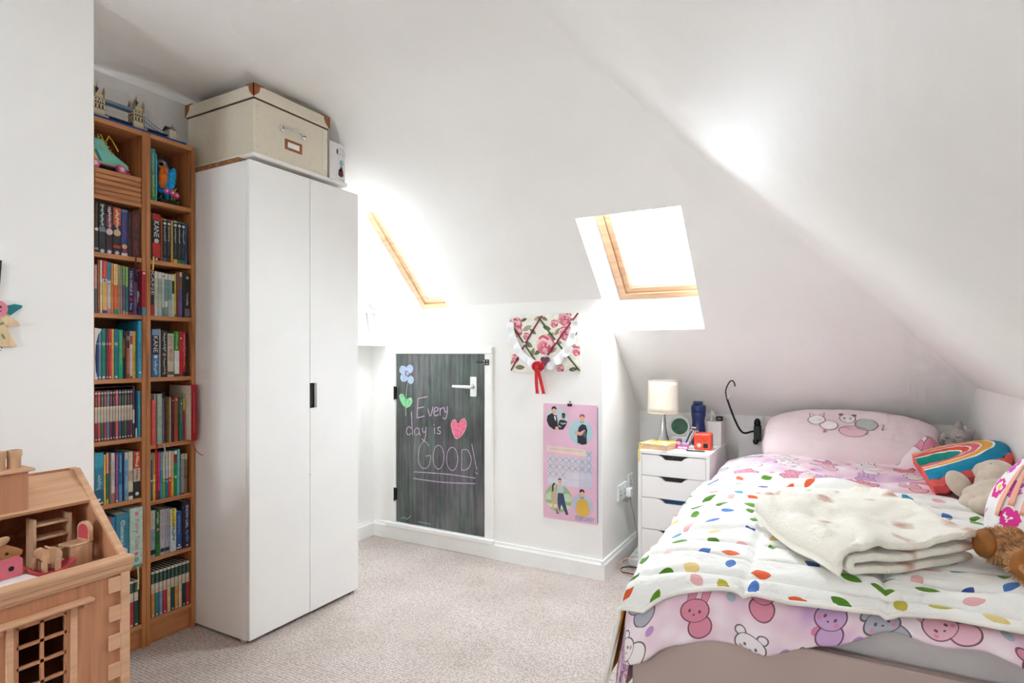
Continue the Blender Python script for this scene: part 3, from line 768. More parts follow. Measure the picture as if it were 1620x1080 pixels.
for s_ in (-1, 1):
    q = MB(O); q.lathe([(.013, 0), (.012, .003), (0, .004)], (CXF - .006, yc + s_ * .057, zc), 16, ROT('Y', 90)); q.build('handle_plate', CHROME, hh, True)
q = MB(O)
for a in ((-.045, .045, -.022, -.012), (-.045, .045, .012, .022), (-.045, -.032, -.012, .012), (.032, .045, -.012, .012)): q.box(CXF - .006, CXF - .0035, yc + a[0] + .002, yc + a[1] + .002, zc - .06 + a[2], zc - .06 + a[3])
lh = q.build('label_holder', TAN, cr); bx('label_card', C(244, 240, 232), lh, CXF - .006, CXF - .0052, yc - .03, yc + .034, zc - .072, zc - .048, 0, off=O)
# picture box next to the trunk
b2 = thing('picture_box', 'small white cardboard box printed with a model drawing, behind the trunk', 'box', (-2.12, 2.02, WZ + .0402))
q = MB(); q.box(-.12, .06, -.06, .038, 0, .185, .0015); q.build('carton', C(226, 222, 222), b2)
BF = lambda y, z: (.0606, y, z)
q = MB()
for col, pts in (((70, 40, 34), [(-.006, .035), (.012, .028), (.026, .038), (.024, .062), (.012, .072), (-.004, .060)]), ((140, 70, 56), [(.002, .055), (.018, .058), (.022, .078), (.008, .080)]), ((120, 170, 178), circ(.014, .095, .012, .014, 14)), ((60, 60, 66), circ(-.012, .145, .006, .014, 10))):
    q.mat(C(*col)); q.flat(pts, BF)
q.build('printed_picture', None, b2, flip=False)
q = MB(); q.mat(C(120, 116, 122))
q.stroke(spl([(-.002, .15), (.01, .165), (.03, .150), (.032, .135), (.005, .14), (-.01, .12)]), .0012, BF); q.stroke(spl([(-.01, .115), (.0, .105), (.026, .11), (.034, .07), (.03, .03)]), .0012, BF); q.stroke([(.004, .018), (.03, .016)], .002, BF)
q.build('printed_lines', None, b2, flip=False)

# ================================================================== bookcases
BXF, BD = -2.368, .165
SHL = [.096, .332, .590, .826, 1.056, 1.301, 1.524, 1.738]
SHR = [.103, .342, .567, .790, 1.057, 1.302, 1.523, 1.760]
def bookcase(y0, shelves, lab):
    r = thing('bookcase', lab, 'bookcase', (BXF - BD / 2, y0 + .1, 0), group='narrow oak bookcases')
    O = Vector(r.location); X0 = BXF - BD; t = .0165
    bx('side_panel', OAKV, r, X0, BXF, y0 + .0005, y0 + t, 0, 2.02, .001, off=O)
    bx('side_panel', OAKV, r, X0, BXF, y0 + .2 - t, y0 + .1995, 0, 2.02, .001, off=O)
    bx('top_panel', OAKH, r, X0, BXF, y0 + t, y0 + .2 - t, 2.002, 2.02, .0008, off=O)
    for z in shelves: bx('shelf', OAKH, r, X0 + .004, BXF - .002, y0 + t, y0 + .2 - t, z - .0165, z, .0008, off=O)
    bx('plinth', OAKH, r, BXF - .03, BXF - .015, y0 + t, y0 + .2 - t, 0, shelves[0] - .0165, .0005, off=O)
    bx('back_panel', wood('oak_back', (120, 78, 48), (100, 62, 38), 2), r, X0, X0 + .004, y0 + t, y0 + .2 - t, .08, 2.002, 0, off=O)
    for z in shelves[3:]:
        q = MB(O); q.tube([(BXF - .02, y0 + .2 - t, z - .02), (BXF - .02, y0 + .2 - t - .008, z - .02)], .0025, 8); q.build('shelf_pin', CHROME, r)
    return r
YL0, YR0 = 1.1059, 1.3060
bcl = bookcase(YL0, SHL, 'narrow oak bookcase half hidden by the projecting left wall')
bcr = bookcase(YR0, SHR, 'narrow oak bookcase right beside the white wardrobe')
# slatted box in the left bookcase, the skate stands on it
sb = thing('slatted_box', 'oak box with ridged slat front on the top shelf of left bookcase', 'box', (BXF - .08, YL0 + .1, SHL[7]))
for k in range(5): bx('slat', OAKH, sb, .066, .078, -.083, .083, .001 + k * .0198, .0193 + k * .0198, .0035)
bx('box_body', OAKH, sb, -.07, .066, -.083, .083, 0, .1, .001)

# ================================================================== books
_n = [0]
def squig(q, y0, y1, z0, z1, x, amp=1.0):
    """an illegible handwritten spine title running down the spine"""
    n = max(10, int((z1 - z0) / .0022)); rr = random.Random(_n[0])
    pts = []
    for k in range(n + 1):
        z = z1 - (z1 - z0) * k / n
        pts.append(((y0 + y1) / 2 + (y1 - y0) * .30 * amp * (sin(k * 2.1) * .6 + rr.uniform(-.5, .5)), z))
    q.stroke(pts, (y1 - y0) * .11, lambda a, b: (x, a, b))
def book(y, t, h, z, col, det=(), label='', proj=0.0, d=.125, group='', extra=None):
    """one upright book; spine faces +x at BXF + proj"""
    _n[0] += 1
    xf = BXF - .006 + proj
    d = min(d, .14 + proj + .006) if proj < .01 else d
    r = thing('book', label, 'book', (xf - d / 2, y + t / 2, z), group=group)
    X0, X1 = -d / 2, d / 2; Y0, Y1 = -t / 2 + .0003, t / 2 - .0003; c = min(.0025, t * .18)
    q = MB()
    # cover: two boards and a slightly rounded spine
    q.prism([(X0, Y0, 0), (X1 - .002, Y0, 0), (X1, Y0 + c, 0), (X1, Y1 - c, 0), (X1 - .002, Y1, 0), (X0, Y1, 0), (X0, Y1 - .0012, 0), (X1 - .004, Y1 - .0012, 0), (X1 - .004, Y0 + .0012, 0), (X0, Y0 + .0012, 0)], (0, 0, h))
    cov = q.build('cover', COVER, r, color=col)
    bx('pages', PAGES, r, X0 + .003, X1 - .0042, Y0 + .0013, Y1 - .0013, .002, h - .003, 0)
    e = X1 + .0002; lay = 0
    for it in det:
        k = it[0]; lay += 1; x = e + lay * .00012
        q = MB()
        if k == 'b':
            q.box(X1 - .001, x, Y0 + c * .5, Y1 - c * .5, it[1] * h, it[2] * h); nm = 'spine_band'; cc = it[3]
        elif k == 't':
            w = (Y1 - Y0) * it[5] if len(it) > 5 else (Y1 - Y0) * .6
            text_on(q, it[1], lambda a, b: (x, -w / 2 + b * w, it[3] * h - a * (it[3] - it[2]) * h)); nm = 'spine_title'; cc = it[4]
        elif k == 's':
            squig(q, Y0, Y1, it[1] * h, it[2] * h, x); nm = 'spine_title'; cc = it[3]
        elif k == 'd':
            q.face([q.vert((x, a, b)) for a, b in circ(0, it[1] * h, (Y1 - Y0) * it[3], (Y1 - Y0) * it[3], 14)]); nm = 'spine_emblem'; cc = it[2]
        q.build(nm, COVER, cov, color=cc, flip=(k == 'b'))
    if extra: extra(r, X0, X1, Y0, Y1, h)
    return r
def row(y0, y1, z, spec, where, group):
    tot = sum(s[0] for s in spec); y = y0
    for s in spec:
        t = (y1 - y0) * s[0] / tot
        det = s[3] if len(s) > 3 else (); kw = s[5] if len(s) > 5 else {}
        if s[4]: book(y, t, s[1], z, s[2], det, s[4] + ' ' + where, group=group, **kw)
        y += t
WHT, CRM, GLD, BLK = (238, 236, 230), (232, 222, 200), (206, 160, 80), (24, 24, 26)
LA, LB = YL0 + .0185, YL0 + .1815
RA, RB = YR0 + .0185, YR0 + .1815
def ribbon_extra(col, pts):
    def f(r, X0, X1, Y0, Y1, h):
        q = MB()
        P = [Vector((X1 + p[0], p[1], p[2])) for p in pts]
        for a, b in zip(P, P[1:]):
            q.poly([a + Vector((0, -.003, 0)), b + Vector((0, -.003, 0)), b + Vector((0, .003, 0)), a + Vector((0, .003, 0))])
        o = q.build('bookmark_ribbon', COVER, r, color=col, flip=False); o.modifiers.new('s', 'SOLIDIFY').thickness = .0008
    return f
G = 'books in the left bookcase'
row(LA, LB, SHL[6], [
    (7, .188, (32, 29, 27), [('s', .5, .95, (150, 110, 60)), ('d', .45, (230, 225, 220), .42), ('b', .05, .09, (150, 148, 144))], 'black hardback with gold script and pale emblem'),
    (11, .186, (38, 46, 48), [('b', .42, .52, (120, 136, 140)), ('s', .54, .97, (230, 236, 236)), ('d', .04, (210, 210, 210), .3)], 'charcoal hardback with white script and silver flower'),
    (11.5, .182, (62, 30, 40), [('b', .55, .80, (128, 58, 72)), ('s', .52, .96, (240, 226, 226)), ('d', .45, (228, 196, 198), .5), ('d', .04, (210, 210, 210), .3)], 'plum hardback with white script and pale pink flower'),
    (13.5, .180, (52, 40, 36), [('b', .62, .98, (206, 96, 50)), ('b', .14, .20, (190, 64, 44)), ('s', .53, .95, (248, 226, 200)), ('d', .46, (226, 190, 150), .45), ('d', .04, (200, 200, 200), .26)], 'orange and black hardback with cream script'),
    (11, .176, (40, 72, 140), [('s', .35, .90, (150, 70, 110)), ('b', .0, .06, (230, 226, 220)), ('d', .20, (238, 170, 70), .4), ('d', .10, (190, 40, 40), .3), ('b', .94, 1, (100, 130, 190))], 'blue hardback with cartoon picture at its foot'),
    (7, .172, (60, 28, 26), [], 'thin dark maroon book squeezed beside the leather one'),
    (15, .178, (78, 40, 36), [('s', .62, .95, (150, 46, 44)), ('b', .46, .475, (130, 50, 44)), ('s', .08, .36, (150, 46, 44))], 'thick brown leather-look book with red tendrils and ribbon', {'extra': ribbon_extra((96, 22, 26), [(-.004, -.004, .004), (.006, -.004, -.002), (.012, -.008, -.012), (.012, -.009, -.03)])}),
], 'on seventh shelf up, left bookcase', G)
row(LA, LB, SHL[5], [
    (5, .178, (80, 96, 108), [('b', .5, .98, (206, 150, 148))], 'thin slate book with pink upper spine'),
    (4.5, .196, (150, 74, 34), [('s', .1, .9, (214, 160, 60))], 'thin rust-brown book with gold pattern'),
    (3, .196, (242, 222, 196), [('b', 0, .98, (244, 226, 204))], 'slim cream book between rust and crimson books'),
    (9, .196, (236, 184, 96), [('b', .65, 1, (206, 36, 70)), ('s', .68, .97, (230, 130, 70)), ('b', .0, .06, (80, 44, 90)), ('b', .58, .65, (240, 236, 226)), ('d', .615, (70, 130, 150), .3)], 'yellow paperback with crimson top'),
    (6, .192, (216, 210, 214), [('b', .64, 1, (20, 132, 176)), ('d', .58, (206, 120, 110), .3), ('b', .0, .1, (214, 130, 160))], 'white paperback with bright blue top'),
    (4, .190, (232, 160, 64), [], 'slim orange-yellow paperback'),
    (8, .188, (236, 106, 70), [('b', .58, 1, (240, 216, 150)), ('s', .62, .97, (150, 140, 110)), ('b', .0, .1, (40, 150, 130))], 'coral paperback with pale yellow top and teal foot'),
    (3, .186, (200, 168, 90), [], 'slim olive-gold paperback'),
    (4, .184, (150, 152, 140), [], 'slim grey paperback'),
    (5.5, .184, (142, 88, 134), [('b', .6, 1, (130, 180, 110)), ('b', .0, .07, (222, 140, 140)), ('d', .12, (60, 120, 50), .35)], 'purple paperback with green top'),
    (5, .182, (40, 130, 120), [('b', .58, 1, (160, 196, 110)), ('b', .0, .06, (220, 150, 130))], 'teal paperback with lime top'),
    (10, .180, (32, 38, 86), [('t', 'KING CHARLES III', .42, .93, WHT, .5), ('d', .33, (170, 40, 50), .35), ('s', .10, .25, (200, 204, 220)), ('b', .0, .05, (150, 36, 60))], 'navy biography with large white title'),
    (6, .178, (126, 98, 148), [('b', .72, 1, (62, 44, 92))], 'mauve paperback with dark violet top'),
    (6, .176, (226, 208, 150), [('b', .62, 1, (196, 34, 96)), ('b', .0, .06, (196, 40, 44)), ('b', .06, .16, (40, 120, 160)), ('s', .66, .96, (250, 200, 220))], 'magenta and cream paperback'),
], 'on sixth shelf up, left bookcase', G)
# the book that juts out of that shelf
def daisy(r, X0, X1, Y0, Y1, h):
    q = MB(); F = lambda x, z: (x, Y0 - .0004, z)
    for col, pts in (((60, 110, 120), [(.02, .15), (.034, .15), (.030, .11), (.024, .105)]), ((232, 208, 184), circ(.027, .155, .006, .008, 12)), ((226, 226, 226), circ(.034, .078, .012, .016, 14)), ((226, 226, 226), circ(.030, .058, .010, .013, 12)), ((58, 120, 140), [(.02, .0), (.05, .0), (.05, .03), (.02, .036)]), ((214, 206, 180), [(.03, .008), (.042, .008), (.042, .026), (.03, .026)])):
        q.mat(C(*col)); q.flat(pts, F)
    q.build('cover_print', None, r, flip=False)
book(LB - .012, .0165, .170, SHL[5], (120, 30, 44), [('b', .17, 1, (196, 22, 36)), ('b', 0, .17, (60, 150, 190)), ('s', .2, .92, (100, 8, 20)), ('d', .95, (236, 236, 236), .3)], 'red book jutting out of sixth shelf up, left bookcase', proj=.03, group=G, extra=daisy)
ser = [((92, 100, 122), (70, 76, 110), 'slate'), ((20, 60, 120), None, 'dark blue'), ((110, 140, 178), None, 'pale blue'), ((30, 138, 100), None, 'emerald green'), ((96, 60, 100), None, 'plum'), ((222, 52, 48), None, 'scarlet'), ((240, 190, 90), None, 'amber'), ((36, 130, 150), None, 'teal blue')]
sp = []
for i, (c_, _, nm) in enumerate(ser):
    w_ = [3.2, 4, 6, 8, 5, 6, 4.5, 8][i]
    dd = [] if nm == 'amber' else [('d', .70, WHT, .38), ('d', .70, (40, 44, 60), .2), ('d', .04, (220, 222, 224), .34)]
    sp.append((w_, .188, c_, dd, 'slim %s reader of a matching set' % nm))
sp += [(9.5, .186, (24, 172, 128), [('s', .3, .95, (150, 214, 150))], 'mint green paperback'),
       (3, .180, (36, 34, 34), [('b', .45, .85, (196, 92, 50))], 'slim black book with orange strip'),
       (4, .172, (44, 40, 40), [], 'thin plain black book'),
       (6, .182, (206, 112, 84), [('b', .64, 1, (36, 36, 38)), ('b', .8, .9, (120, 150, 140)), ('b', .0, .10, (150, 70, 50))], 'terracotta paperback with black top'),
       (6, .182, (222, 214, 214), [('b', .72, .9, (196, 66, 76)), ('b', .9, 1, (210, 170, 210)), ('b', .0, .05, (190, 40, 50))], 'white paperback with red patch'),
       (6.5, .182, (238, 196, 70), [('s', .15, .55, (100, 80, 40))], 'yellow paperback with dark scribbled title')]
row(LA, LB - .017, SHL[4], sp, 'on fifth shelf up, left bookcase', G)
book(LB - .0165, .0145, .222, SHL[4], (44, 150, 190), [('b', .0, 1, (60, 172, 212)), ('s', .35, .62, (24, 60, 90)), ('d', .1, WHT, .3)], 'tall sky blue picture book on fifth shelf up, left bookcase', proj=.012, d=.15, group=G)
# round white card leaning before the readers
q = MB(); q.prism([(0, a, c_) for a, c_ in [(0, 0), (.010, 0), (.004, .03), (.001, .08), (.004, .13), (.012, .165), (.024, .185), (0, .19)]], (-.0015, 0, 0))
o = q.build('greeting_card', C(226, 218, 216)); o.location = (BXF - .001, LA - .001, SHL[4] + .0003); props(o, 'curved white card standing before readers on fifth shelf up, left bookcase', 'card')
# boxed set
cs = [((140, 52, 62), 'crimson'), ((206, 84, 80), 'coral'), ((44, 110, 70), 'green'), ((170, 58, 72), 'raspberry'), ((100, 134, 170), 'steel blue'), ((120, 46, 62), 'wine'), ((44, 46, 66), 'midnight'), ((232, 98, 80), 'salmon'), ((50, 86, 130), 'blue'), ((70, 52, 44), 'cocoa'), ((66, 100, 84), 'sage'), ((84, 44, 62), 'mulberry'), ((104, 52, 84), 'violet')]
sp = [(5.2, .186, c_, [('b', .36, .68, CRM), ('b', .365, .375, (70, 60, 60)), ('s', .40, .64, (150, 120, 116)), ('s', .70, .88, (224, 206, 200)), ('d', .95, (214, 206, 196), .4), ('d', .04, (226, 214, 210), .3)], 'slim %s volume of the uniform boxed set' % nm) for c_, nm in cs]
sp.append((4, .196, (80, 78, 80), [('b', .28, .55, CRM), ('b', .0, .27, (70, 50, 60))], 'slim grey volume ending the uniform boxed set'))
row(LA + .001, LB - .022, SHL[3] + .002, sp, 'on fourth shelf up, left bookcase', G)
q = MB(); q.box(BXF - .14, BXF - .007, LA - .0008, LB - .0212, SHL[3] + .0002, SHL[3] + .0018)
q.box(BXF - .14, BXF - .009, LA - .0008, LB - .0212, SHL[3] + .1995, SHL[3] + .2010); q.box(BXF - .14, BXF - .009, LB - .0218, LB - .0208, SHL[3] + .0018, SHL[3] + .1995)
o = q.build('slipcase', C(88, 40, 52)); props(o, 'wine red card slipcase around the boxed set on fourth shelf up, left bookcase', 'slipcase')
book(LB - .020, .0075, .182, SHL[3], (30, 40, 90), [('b', 0, .2, (210, 210, 214))], 'thin navy book beside the slipcase on fourth shelf up, left bookcase', group=G)
book(LB - .012, .0105, .180, SHL[3], (26, 152, 186), [('s', .35, .66, (170, 220, 236))], 'turquoise book at the right end on fourth shelf up, left bookcase', group=G, proj=.004)
row(LA, LB, SHL[2], [
    (14, .196, (24, 128, 160), [('b', .0, .3, (18, 84, 120)), ('b', .72, 1, (40, 160, 186)), ('d', .56, (226, 200, 180), .12), ('s', .32, .55, (150, 196, 200)), ('b', .04, .06, (230, 226, 200)), ('d', .12, (240, 240, 236), .15)], 'wide sea-blue hardback with pale mermaid figure'),
    (3.5, .186, (244, 190, 80), [], 'slim golden yellow paperback'),
    (4, .192, (36, 110, 80), [('b', .6, 1, (240, 160, 130)), ('b', 0, .1, (200, 180, 90))], 'slim green paperback with peach top'),
    (3.5, .19, (96, 88, 84), [], 'slim grey-brown paperback'),
    (6, .188, (222, 212, 196), [('s', .45, .85, (130, 110, 100)), ('b', .0, .2, (180, 110, 80))], 'cream paperback with brown foot'),
    (5.5, .188, (112, 56, 124), [('s', .35, .95, (222, 180, 226)), ('b', .05, .33, (150, 90, 150)), ('d', .03, WHT, .3)], 'purple paperback with lilac title'),
    (6, .186, (40, 120, 170), [('s', .6, .95, (190, 224, 236)), ('b', .0, .35, (90, 150, 190))], 'mid blue paperback with pale title'),
    (3, .184, (20, 40, 110), [], 'slim ultramarine paperback'),
    (6, .184, (110, 166, 206), [('b', .85, 1, (206, 212, 206)), ('d', .05, (200, 190, 120), .3), ('s', .25, .5, (220, 236, 240))], 'pale blue paperback with cream top'),
    (8, .184, (226, 216, 190), [('b', .0, .06, (236, 236, 226)), ('b', .08, .16, (50, 50, 50)), ('b', .4, .6, (196, 176, 150))], 'ivory paperback with grey marbling'),
    (12, .182, (44, 40, 40), [('b', .64, 1, (206, 70, 40)), ('b', .36, .64, (206, 196, 176)), ('s', .68, .97, (250, 226, 190)), ('s', .40, .62, (190, 60, 40)), ('d', .1, WHT, .25)], 'thick orange, cream and black comic paperback'),
], 'on third shelf up, left bookcase', G)
row(LA, LB - .001, SHL[1], [
    (7, .205, (206, 70, 60), [], 'coral hardback behind the dollhouse roof', {'d': .15, 'proj': .012}),
    (12, .208, (46, 120, 160), [('d', .78, (226, 236, 240), .42), ('b', .3, .95, (46, 120, 160)), ('s', .3, .6, WHT)], 'thick blue storybook with red ribbon', {'d': .15, 'proj': .014, 'extra': ribbon_extra((190, 24, 30), [(-.1, 0, .209), (.001, 0, .209), (.003, 0, .15), (.003, .001, .06)])}),
    (14, .216, (58, 136, 164), [('t', 'Illustrated', .45, .86, (190, 226, 226), .28), ('t', 'Classics', .50, .88, (200, 232, 230), .34), ('d', .32, (236, 236, 230), .36), ('d', .32, (176, 60, 50), .16), ('b', .0, .12, (90, 166, 180))], 'thick teal classics treasury with white roundel', {'d': .155, 'proj': .016}),
    (14, .226, (196, 226, 216), [('t', 'Fairy Tales', .28, .80, (206, 110, 120), .42), ('d', .90, (226, 120, 130), .16), ('d', .22, (226, 130, 150), .14), ('b', .0, .03, (90, 170, 170)), ('d', .12, (130, 190, 170), .2)], 'thick pale green fairy tales treasury with pink lettering', {'d': .155, 'proj': .018, 'extra': ribbon_extra((206, 208, 150), [(-.005, .004, .002), (.002, .004, -.004), (.003, .006, -.04), (.002, .005, -.09)])}),
], 'on second shelf up, left bookcase', G)
sp = []
for c_, nm in (((222, 150, 70), 'orange'), ((110, 130, 170), 'slate blue'), ((240, 200, 150), 'peach'), ((226, 150, 60), 'amber'), ((60, 60, 70), 'charcoal'), ((150, 180, 120), 'sage'), ((40, 130, 170), 'blue'), ((206, 62, 78), 'raspberry'), ((24, 78, 66), 'bottle green')):
    sp.append((6, .178, (22, 66, 56), [('b', .55, .74, CRM), ('b', .0, .55, c_), ('s', .76, .93, (150, 176, 166)), ('b', .95, 1, (226, 222, 210)), ('d', .04, CRM, .26)], 'slim green classic with %s lower spine' % nm))
row(LA, LB - .008, SHL[0], sp, 'on the bottom shelf of left bookcase', G)

G = 'books in the right bookcase'
# top shelf: two tall books, then the parrot
book(RA + .002, .018, .205, SHR[7], (32, 140, 140), [('b', .62, 1, (36, 150, 150)), ('b', .25, .62, (50, 140, 110)), ('b', .0, .25, (44, 130, 52)), ('s', .55, .93, (220, 190, 60)), ('s', .08, .5, (226, 206, 90))], 'thick teal and green jungle book on the top shelf of right bookcase', group=G, d=.14)
book(RA + .0205, .0065, .190, SHR[7], (70, 176, 206), [('s', .3, .9, (200, 236, 240))], 'slim sky blue book next to the parrot on the top shelf of right bookcase', group=G, d=.14)
sp = [(3, .186, (40, 66, 44), [], 'slim dark green book at the left end'),
      (14.5, .186, (26, 20, 22), [('b', .06, .38, (200, 40, 36)), ('b', .86, 1, (190, 40, 34)), ('t', 'KANE', .5, .84, (232, 232, 226), .62), ('d', .42, (226, 214, 214), .28), ('d', .03, WHT, .14)], 'thick black and red thriller with white capitals'),
      (3.5, .176, (170, 80, 40), [], 'slim rust-edged paperback')]
for nm, tc_, ft in (('gold', (206, 150, 60), (60, 110, 120)), ('violet', (120, 50, 150), (130, 40, 50)), ('yellow', (226, 190, 90), (206, 160, 60)), ('white', (196, 206, 200), (230, 190, 70)), ('green', (60, 140, 90), (40, 120, 50)), ('teal', (50, 120, 110), (60, 110, 120))):
    if nm == 'yellow':
        sp.append((4, .172, (206, 160, 60), [('s', .05, .95, (240, 206, 110))], 'slim yellow studded paperback among the black set'))
    else:
        sp.append((7.4, .172, (24, 26, 30), [('b', .97, 1, tc_), ('d', .90, (214, 220, 214), .36), ('s', .48, .84, (226, 230, 226)), ('s', .15, .46, (110, 116, 120)), ('b', .0, .09, ft)], 'black script-titled paperback of a set, %s top edge' % nm))
sp.append((3, .168, (50, 100, 170), [('b', .0, .25, (60, 120, 190))], 'slim blue book at the right end'))
row(RA, RB - .014, SHR[6], sp, 'on seventh shelf up, right bookcase', G)
row(RA, RB, SHR[5], [
    (7, .182, (28, 22, 26), [('t', 'KANE', .45, .98, (226, 226, 222), .66), ('b', .0, .24, (170, 36, 50)), ('b', .97, 1, (196, 40, 40))], 'black and crimson thriller with yellow tassel', {'extra': ribbon_extra((240, 196, 90), [(-.002, 0, .18), (.003, 0, .184), (.004, .001, .2), (.004, .002, .235)])}),
    (6, .178, (206, 196, 178), [('b', .86, .99, (226, 222, 212)), ('b', .0, .22, (206, 206, 196))], 'sand-coloured volume of a manga set'),
    (7, .176, (176, 190, 176), [('b', .86, .99, (226, 224, 214)), ('b', .5, .8, (150, 172, 164))], 'pale sage volume of a manga set'),
    (5, .175, (196, 206, 196), [('b', .86, .99, (226, 224, 216)), ('d', .92, (60, 100, 70), .3), ('b', .0, .2, (110, 140, 140))], 'mint grey volume of a manga set'),
    (6, .174, (130, 158, 152), [('b', .86, .99, (228, 222, 216)), ('b', .22, .35, (220, 226, 220))], 'grey-green volume of a manga set'),
    (7, .173, (120, 160, 158), [('b', .86, .99, (228, 220, 214)), ('b', .0, .4, (180, 184, 180))], 'teal volume of a manga set'),
    (5, .172, (206, 206, 206), [('b', .55, .85, (40, 44, 50)), ('b', .86, .99, (230, 220, 214))], 'silver volume ending the manga set'),
    (3.2, .178, (214, 200, 70), [('b', .0, .06, (50, 130, 60))], 'slim lemon yellow paperback'),
    (5.5, .186, (120, 56, 32), [('s', .5, .97, (196, 120, 70))], 'russet paperback with tan ornament'),
    (6, .186, (116, 88, 156), [('b', .62, 1, (130, 96, 60)), ('b', .9, 1, (216, 196, 180))], 'violet paperback with brown top'),
    (4, .182, (26, 26, 32), [], 'slim black paperback beside the violet one'),
    (11, .180, (28, 28, 32), [('b', .0, .2, (110, 110, 112)), ('s', .28, .58, (206, 206, 206)), ('d', .92, (190, 190, 190), .25)], 'thick black paperback with grey foot'),
], 'on sixth shelf up, right bookcase', G)
row(RA, RB - .010, SHR[4], [
    (2.5, .175, (40, 70, 120), [], 'slim indigo book at the left end'),
    (12, .190, (60, 120, 170), [('b', .48, .88, (24, 26, 34)), ('t', 'KANE', .52, .86, WHT, .62), ('d', .43, (226, 230, 234), .26), ('b', .88, 1, (120, 160, 200)), ('s', .05, .38, (190, 220, 236))], 'thick blue and black thriller with white capitals'),
    (2.5, .194, (206, 206, 200), [], 'slim pale grey book'),
    (11.5, .188, (36, 36, 34), [('s', .55, .95, (206, 206, 196)), ('d', .48, (206, 120, 120), .26), ('s', .06, .42, (190, 190, 170))], 'black hardback with cream script and pink heart'),
    (11, .176, (206, 190, 172), [('s', .35, .66, (206, 130, 110)), ('s', .70, .95, (170, 150, 130)), ('b', .05, .12, (110, 70, 56))], 'beige hardback with coral lettering'),
    (9.5, .186, (40, 140, 40), [('s', .6, .98, (170, 220, 140)), ('b', .06, .57, (230, 226, 228)), ('b', .0, .05, (40, 60, 50))], 'green and white paperback'),
    (5, .186, (200, 22, 36), [('d', .85, WHT, .3)], 'slim crimson book beside the green one'),
    (6.5, .184, (196, 20, 44), [('s', .45, .95, (250, 196, 200)), ('s', .22, .44, (240, 170, 60)), ('b', .0, .1, (40, 30, 40))], 'scarlet paperback with pink and gold title'),
    (3.5, .182, (28, 28, 32), [], 'slim black book at the right end'),
], 'on fifth shelf up, right bookcase', G)
row(RA, RB - .022, SHR[3], [
    (7, .178, (222, 92, 84), [('b', .9, 1, (226, 110, 100))], 'coral notebook', {'proj': .012, 'extra': ribbon_extra((170, 14, 24), [(-.004, .012, .002), (.004, .010, -.004), (.006, .004, -.02), (.006, .0, -.035)])}),
    (2.5, .200, (206, 206, 206), [], 'slim white book with torn edge'),
    (9, .200, (164, 190, 170), [('s', .55, .95, (190, 208, 192))], 'pale sage hardback', {'proj': .010}),
    (3, .182, (206, 110, 120), [], 'slim rose paperback'),
    (3.5, .182, (110, 110, 150), [], 'slim lavender book with trailing ribbon', {'extra': ribbon_extra((180, 180, 216), [(-.004, 0, .004), (.004, 0, -.004), (.006, .002, -.03), (.006, .002, -.05)])}),
    (9, .204, (30, 40, 30), [], 'tall blackish green book', {'proj': -.03}),
    (3, .184, (206, 170, 120), [], 'slim tan book'),
    (6, .182, (40, 32, 56), [('s', .4, .9, (150, 40, 80)), ('d', .93, (206, 206, 220), .2)], 'dark indigo paperback with magenta title'),
    (7, .182, (206, 70, 40), [('b', .3, .9, (150, 90, 50)), ('d', .94, (240, 200, 170), .2), ('b', 0, .1, (220, 80, 60))], 'orange-red paperback with olive panel'),
    (3, .181, (30, 90, 80), [], 'slim dark teal paperback'),
    (6, .181, (30, 130, 110), [('s', .4, .95, (200, 110, 70)), ('d', .85, (206, 226, 206), .25)], 'green paperback with rust lettering'),
    (4, .18, (170, 40, 60), [('b', .7, 1, (220, 180, 70))], 'wine paperback with yellow top'),
], 'on fourth shelf up, right bookcase', G)
# the big red book standing open at the end of that shelf
rb = thing('book', 'large red hardback standing open, jutting out past the right bookcase', 'book', (BXF - .03, RB - .012, SHR[3]), group=G)
q = MB(); q.box(-.10, .072, .006, .0115, 0, .232, .001); q.box(.066, .0745, -.012, .0115, 0, .232, .002); q.build('cover', COVER, rb, color=(166, 14, 26))
bx('pages', PAGES, rb, -.095, .064, -.006, .0055, .003, .228, 0)
q = MB(); F = lambda x, z: (x, -.0064, z); q.mat(C(150, 140, 130))
for k in range(3): q.stroke(spl([(-.05 + .02 * j, .19 - k * .016 + .004 * (j % 2)) for j in range(5)]), .0014, F)
q.mat(C(206, 180, 190)); q.flat(circ(-.005, .09, .03, .04, 14), F); q.build('page_drawing', None, rb, flip=False)
q = MB(); q.mat(C(226, 120, 130)); q.stroke([(-.003 + .0025 * sin(k * 2.2), .20 - .0028 * k) for k in range(60)], .0012, lambda a, b: (.0747, a, b)); q.build('spine_title', None, rb, flip=False)
q = MB(); q.tube([(.06, -.004, .001), (.064, -.002, -.02), (.075, .012, -.05), (.082, .03, -.065)], .0015, 6); q.build('bookmark_ribbon', C(176, 16, 28), rb, True)
